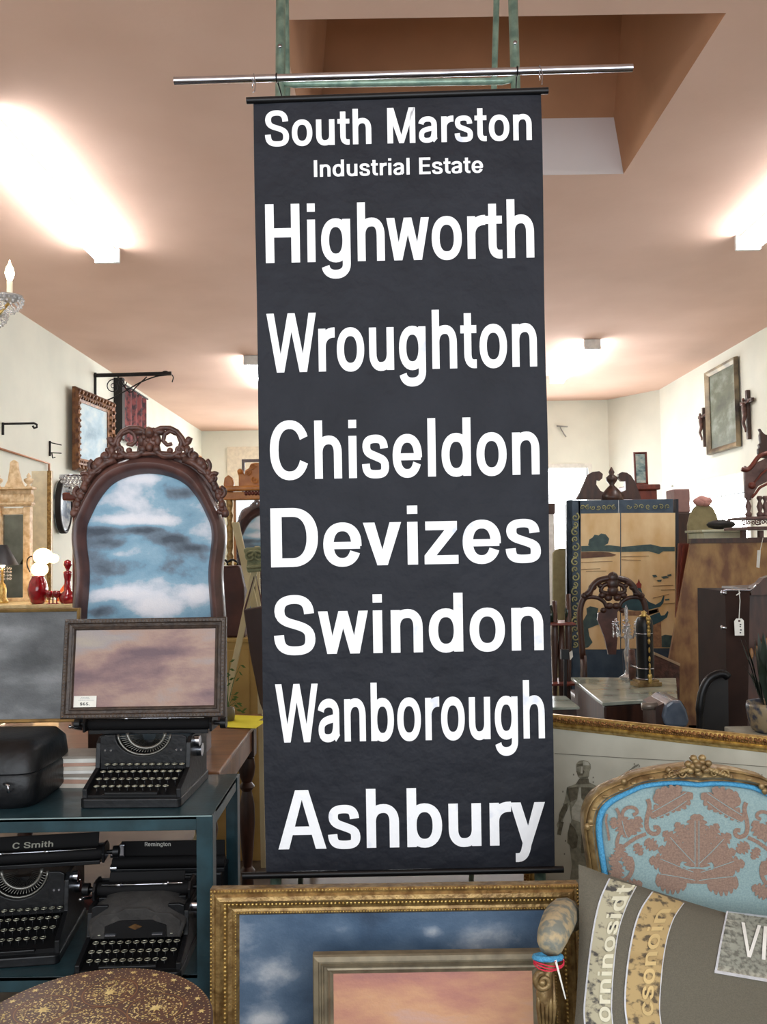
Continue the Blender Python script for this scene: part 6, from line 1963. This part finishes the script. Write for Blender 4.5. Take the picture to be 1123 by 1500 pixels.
# ------------------------------------------------------------------ chandelier at the left edge
cY0 = 3.0
chx = at(-70, 440, cY0).x
hz = at(14, 437, cY0).z
cd_ = thing('chandelier', 'crystal chandelier, one candle arm showing at the left edge', 'chandelier', (chx, cY0, hz - .1))
m_candle = M('candle_sleeve', (236, 226, 200), .5, emis=.25)
MB().lathe([(.004, -.16), (.03, -.13), (.045, -.09), (.02, -.04), (.014, .0), (.03, .06), (.014, .12), (.012, .4), (.02, .42), (.006, .46)], (chx, cY0, hz), 16).build('stem', m_gold2, cd_, True)
MB().tube([(chx, cY0, hz + .45), (chx, cY0, HC - .03)], .005, 6).lathe([(.06, HC - .03), (.05, HC - .0)], (chx, cY0, 0), 16).build('chain', m_gold2, cd_, True)
armr = at(14, 437, cY0).x - chx
for i in range(5):
    a_ = 2 * PI * i / 5
    u_ = Vector((math.cos(a_), math.sin(a_), 0))
    e = Vector((chx, cY0, hz)) + u_ * armr
    am = MB().tube([Vector((chx, cY0, hz - .02)), Vector((chx, cY0, hz - .06)) + u_ * armr * .35, Vector((chx, cY0, hz - .07)) + u_ * armr * .75, e + Vector((0, 0, -.015))], [.006, .007, .006, .006], 7).build('arm', m_gold2, cd_, True)
    MB().lathe([(.004, -.02), (.02, -.012), (.044, 0), (.047, .008), (.040, .005), (.012, .003)], e, 20).build('glass_cup', m_crystal, am, True)
    MB().cyl(e + Vector((0, 0, .004)), e + Vector((0, 0, .062)), .010, n=12).build('candle', m_candle, am, True)
    MB().lathe([(.006, .062), (.012, .075), (.016, .09), (.012, .11), (.004, .125), (.001, .138)], e, 12).build('flame_bulb', m_bulb, am, True)
    bd = MB()
    for ring_, (r_, dz) in enumerate(((.046, -.004), (.044, -.016), (.038, -.028), (.028, -.040), (.016, -.05))):
        for j in range(16 - 2 * ring_):
            b_ = 2 * PI * j / (16 - 2 * ring_)
            bd.ball(e + Vector((r_ * math.cos(b_), r_ * math.sin(b_), dz)), (.005, .005, .006), 6, 4)
    bd.build('crystal_beads', m_crystal, am, True, kind='stuff')

# ------------------------------------------------------------------ between the carved frame and the sign
GY = 5.0
gm = thing('gilt_pier_mirror', 'tall golden oak pier mirror with a carved crest and turned columns, left of the sign', 'mirror', (at(378, 900, GY).x, GY, 0))
Z8 = lambda L: [(290 + x * .1599, 620 + y * .16) for x, y in L]
h = lambda x, y, o=0: at(*Z8([(x, y)])[0], GY - o)
gc = Z8([(551, 0)])[0][0]
def hbox(x0, x1, y0, y1, d0=.03, d1=.03, z0=None):
    a_, b_ = h(x0, y1), h(x1, y0)
    return MB().bb(a_.x, b_.x, GY - d0, GY + d1, a_.z if z0 is None else z0, b_.z)
m_o = m_oak
hbox(205, 900, 570, 625, .05).build('cornice', m_o, gm, bevel=.008)
hbox(240, 860, 625, 705, .03).build('frieze', m_o, gm, bevel=.005)
mb = MB()
for i in range(9):
    mb.ball(h(440 + i * 30, 640, .03), (.012, .010, .014), 8, 5)
mb.build('frieze_carving', m_redwood, gm, True, kind='stuff')
MB().prism([h(x, y) for x, y in [(245, 640), (232, 560), (240, 500), (275, 472), (312, 500), (325, 545), (318, 640)]], .04).build('corner_finial', m_o, gm, bevel=.006)
MB().prism([h(x, y) for x, y in [(372, 600), (370, 480), (358, 455), (362, 425), (385, 415), (408, 430), (412, 455), (425, 470), (430, 430), (465, 410), (480, 370), (520, 362), (600, 362), (640, 420), (700, 480), (700, 600)]], .04).build('crest', m_o, gm, bevel=.006)
mb = MB()
mb.scroll(h(500, 400, .02), .02, 1.3, 0, 1, .004)
mb.scroll(h(455, 450, .02), .018, 1.3, 1, -1, .004)
mb.scroll(h(520, 520, .02), .022, 1.3, 2, 1, .004)
mb.ball(h(383, 440, .02), (.016, .012, .016))
mb.build('crest_carving', m_o, gm, True)
zf_ = h(290, 660).z
for xx in (290, 812):
    x = h(xx, 700).x
    pr = [(.022, 0), (.022, .3)]
    z = .3
    while z < zf_ - .05:
        pr += [(.015, z), (.021, z + .03), (.012, z + .05), (.019, z + .08), (.019, z + .2), (.012, z + .22)]
        z += .24
    pr += [(.02, min(z, zf_))]
    MB().lathe([(r_, min(zz, zf_)) for r_, zz in pr], (x, GY - .01, 0), 12).build('turned_column', m_gold, gm, True)
MB().bb(h(325, 800).x, h(345, 800).x, GY - .0, GY + .03, 0, h(300, 705).z).bb(h(757, 800).x, h(780, 800).x, GY, GY + .03, 0, h(300, 705).z).build('inner_frame', m_o, gm)
MB().bb(h(345, 800).x, h(757, 800).x, GY + .01, GY + .02, .3, h(300, 705).z).build('mirror_glass', m_mirror, gm)
MB().bb(h(250, 800).x, h(855, 800).x, GY - .04, GY + .05, 0, .3).build('base', m_o, gm, bevel=.01)
# dark frame beyond the mirror
df = thing('dark_empty_frame', 'plain dark brown frame edge rising behind the golden mirror', 'frame', (at(385, 700, 8.0).x, 8.0, 0))
MB().pp(Z8([(400, 330), (700, 325), (700, 350), (425, 355), (425, 1100), (400, 1100)]), 8.0, .04).build('frame', m_brown, df)
MB().bb(at(355, 700, 8.0).x, at(400, 700, 8).x, 8.0, 8.04, 0, .9).build('stand', m_brown, df)
# red leather case with a handle
rl = thing('leather_case', 'dark reddish leather case with brass handle rings, left of the sign', 'case', (at(350, 900, 4.45).x, 4.45, 0))
m_leather = M('oxblood_leather', (84, 46, 40), .5, rgb2=(64, 34, 30), scale=10)
MB().prism([at(x, y, 4.4) for x, y in Z8([(170, 1320), (190, 1310), (370, 1300), (385, 1330), (420, 1500), (430, 1962), (170, 1962)])], .09).build('case_body', m_leather, rl, bevel=.01)
mb = MB()
for cx_ in (230, 315):
    mb.tube([at(*Z8([(cx_ + 45 * math.cos(a_), 1300 - 50 * math.sin(a_))])[0], 4.38) for a_ in [PI * i / 12 for i in range(13)]], .006, 7)
mb.build('handle', m_black, rl, True)
mb = MB()
for x in (205, 235, 290, 340):
    mb.ball(at(*Z8([(x, 1285)])[0], 4.37), (.009, .008, .007), 8, 5)
mb.build('brass_ring', m_gold2, rl, True, kind='stuff')
# pale easel
ea = thing('easel', 'pale wooden artist easel with crossed legs, just left of the sign', 'easel', (at(358, 1000, 4.3).x, 4.28, 0))
m_pale = M('pale_wood', (226, 214, 176), .6, rgb2=(208, 194, 152), scale=6)
def plank(p, q, w_, Y, name='leg'):
    a_, b_ = at(p[0], p[1], Y), at(q[0], q[1], Y)
    dn = (b_ - a_).normalized()
    if b_.z > 0:
        b_ = b_ + dn * (b_.z / -dn.z)
    sd = Vector((1, 0, 0)) * w_ / 2
    MB().prism([a_ - sd, a_ + sd, b_ + sd, b_ - sd], .02).build(name, m_pale, ea, bevel=.003)
plank((344, 765), (376, 905), .036, 4.22)
plank((372, 838), (337, 1000), .030, 4.18)
plank((376, 800), (380, 1000), .024, 4.26)
# bag hanging in front of the easel
bg_ = thing('brown_leather_bag', 'dark brown leather pouch against the sign edge, below the easel', 'bag', at(372, 1010, 4.05))
MB().prism([at(x, y, 4.05) for x, y in [(356, 893), (384, 888), (388, 900), (388, 1050), (380, 1030), (366, 960)]], .05).build('bag_body', M('dark_leather', (66, 46, 42), .5), bg_, bevel=.008)
MB().tube([at(358, 894, 4.06), at(374, 838, 4.2), at(384, 889, 4.06)], .005, 6).build('strap', m_leather, bg_)
# green carved bracket & dark pierced ornament
gb = thing('green_carved_bracket', 'grey green carved wooden bracket on the easel beside the sign', 'bracket', at(363, 838, 4.15))
m_gg = M('grey_green_carving', (160, 164, 128), .7, rgb2=(124, 130, 98), scale=30, bump=.4)
MB().prism([at(x, y, 4.13) for x, y in Z8([(410, 1155), (440, 1140), (560, 1130), (640, 1130), (640, 1350), (450, 1370), (440, 1320), (450, 1260)])], .04).build('bracket_body', m_gg, gb, bevel=.008)
mb = MB()
mb.scroll(at(*Z8([(480, 1220)])[0], 4.12), .03, 1.4, 0, 1, .007)
mb.scroll(at(*Z8([(550, 1220)])[0], 4.12), .03, 1.4, PI, -1, .007)
mb.tube([at(*Z8([(450, 1320)])[0], 4.12), at(*Z8([(620, 1305)])[0], 4.12)], .008, 6)
mb.build('carving', m_gg, gb, True)
po = thing('pierced_ornament', 'dark pierced scrollwork panel beside the sign, against a bright gap', 'ornament', at(372, 890, 4.7))
mb = MB()
for x, y, s in ((500, 1420, 1), (560, 1400, -1), (500, 1490, -1), (560, 1480, 1), (520, 1550, 1), (575, 1550, -1)):
    mb.scroll(at(*Z8([(x, y)])[0], 4.7), .028, 1.3, y, s, .009, n=16)
mb.tube([at(*Z8([(480, 1370)])[0], 4.7), at(*Z8([(490, 1480)])[0], 4.7), at(*Z8([(500, 1700)])[0], 4.7)], .012, 7)
mb.tube([at(*Z8([(520, 1600)])[0], 4.7), Vector((at(373, 900, 4.7).x, 4.7, 0))], .02, 7)
mb.build('scrollwork', m_brown, po, True)
# ochre cabinet behind the easel feet
oc = thing('ochre_cabinet', 'ochre yellow panelled cabinet behind the easel, left of the sign', 'cabinet', (at(355, 1000, 4.4).x, 4.45, 0))
g0, g1 = at(300, 934, 4.4), at(395, 934, 4.4)
m_och = M('ochre_paint', (188, 158, 96), .6, rgb2=(166, 136, 78), scale=5)
MB().bb(g0.x, g1.x, 4.37, 4.58, 0, g0.z - .022).build('case', m_och, oc)
MB().bb(g0.x - .01, g1.x, 4.355, 4.59, g0.z - .022, g0.z - .002).build('top', m_och, oc, bevel=.004)
MB().bb(g0.x + .02, g1.x - .10, 4.36, 4.37, .1, g0.z - .06).build('door', m_och, oc, bevel=.004)
# small green plant on the table
pl = thing('trailing_plant', 'thin green leafed stems rising from a jar behind the yellow paper', 'plant', (-.68, 4.0, TZ))
MB().lathe([(.03, 0), (.034, .03), (.03, .06), (.026, .062)], (-.72, 3.9, TZ), 14).build('jar', M('jar_glaze', (120, 110, 90), .4), pl, True)
m_lf = M('fresh_leaf', (84, 116, 52), .6, rgb2=(60, 92, 40))
for i, (tx_, ty_) in enumerate(((352, 974), (330, 985), (342, 1018), (354, 1042), (336, 970), (348, 1030))):
    tip = at(tx_, ty_, 3.92)
    b0 = Vector((-.72, 3.9, TZ + .06))
    md = b0.lerp(tip, .5) + Vector((0, 0, .03))
    MB().tube([b0, md, tip], [.002, .0016, .001], 5).build('stem', m_lf, pl)
    for k_ in (.6, .85, 1):
        p = b0.lerp(tip, k_)
        a_ = random.uniform(-1, 1)
        s1 = Vector((math.cos(a_), 0, math.sin(a_))) * .028
        MB().add_leaf(p, s1) if hasattr(MB, 'add_leaf') else MB().prism([p, p + s1 * .5 + Vector((0, 0, .006)), p + s1, p + s1 * .5 - Vector((0, 0, .006))], .001).build('leaf', m_lf, pl)
# dark red bench things under the table: bundled rugs
for i, (x, y, z, r_, lab) in enumerate(((-.95, 3.72, .12, .12, 'rolled red rug on the floor under the wooden table, left roll'), (-1.28, 3.42, .1, .1, 'rolled red rug on the floor under the wooden table, right roll'), (-.8, 3.3, .09, .09, 'rolled dark rug nearest the table leg, under the wooden table'))):
    mb = MB()
    mb.tube([(x - .22, y, r_), (x + .22, y + .03, r_)], r_, 18)
    t = mb.build('rolled_rug', M('rug_red', (110, 56, 52), .95, rgb2=(56, 34, 36), scale=14, contrast=(.42, .58)), None, True, label=lab, cat='rug', group='rolled rugs under the table', auto=40)
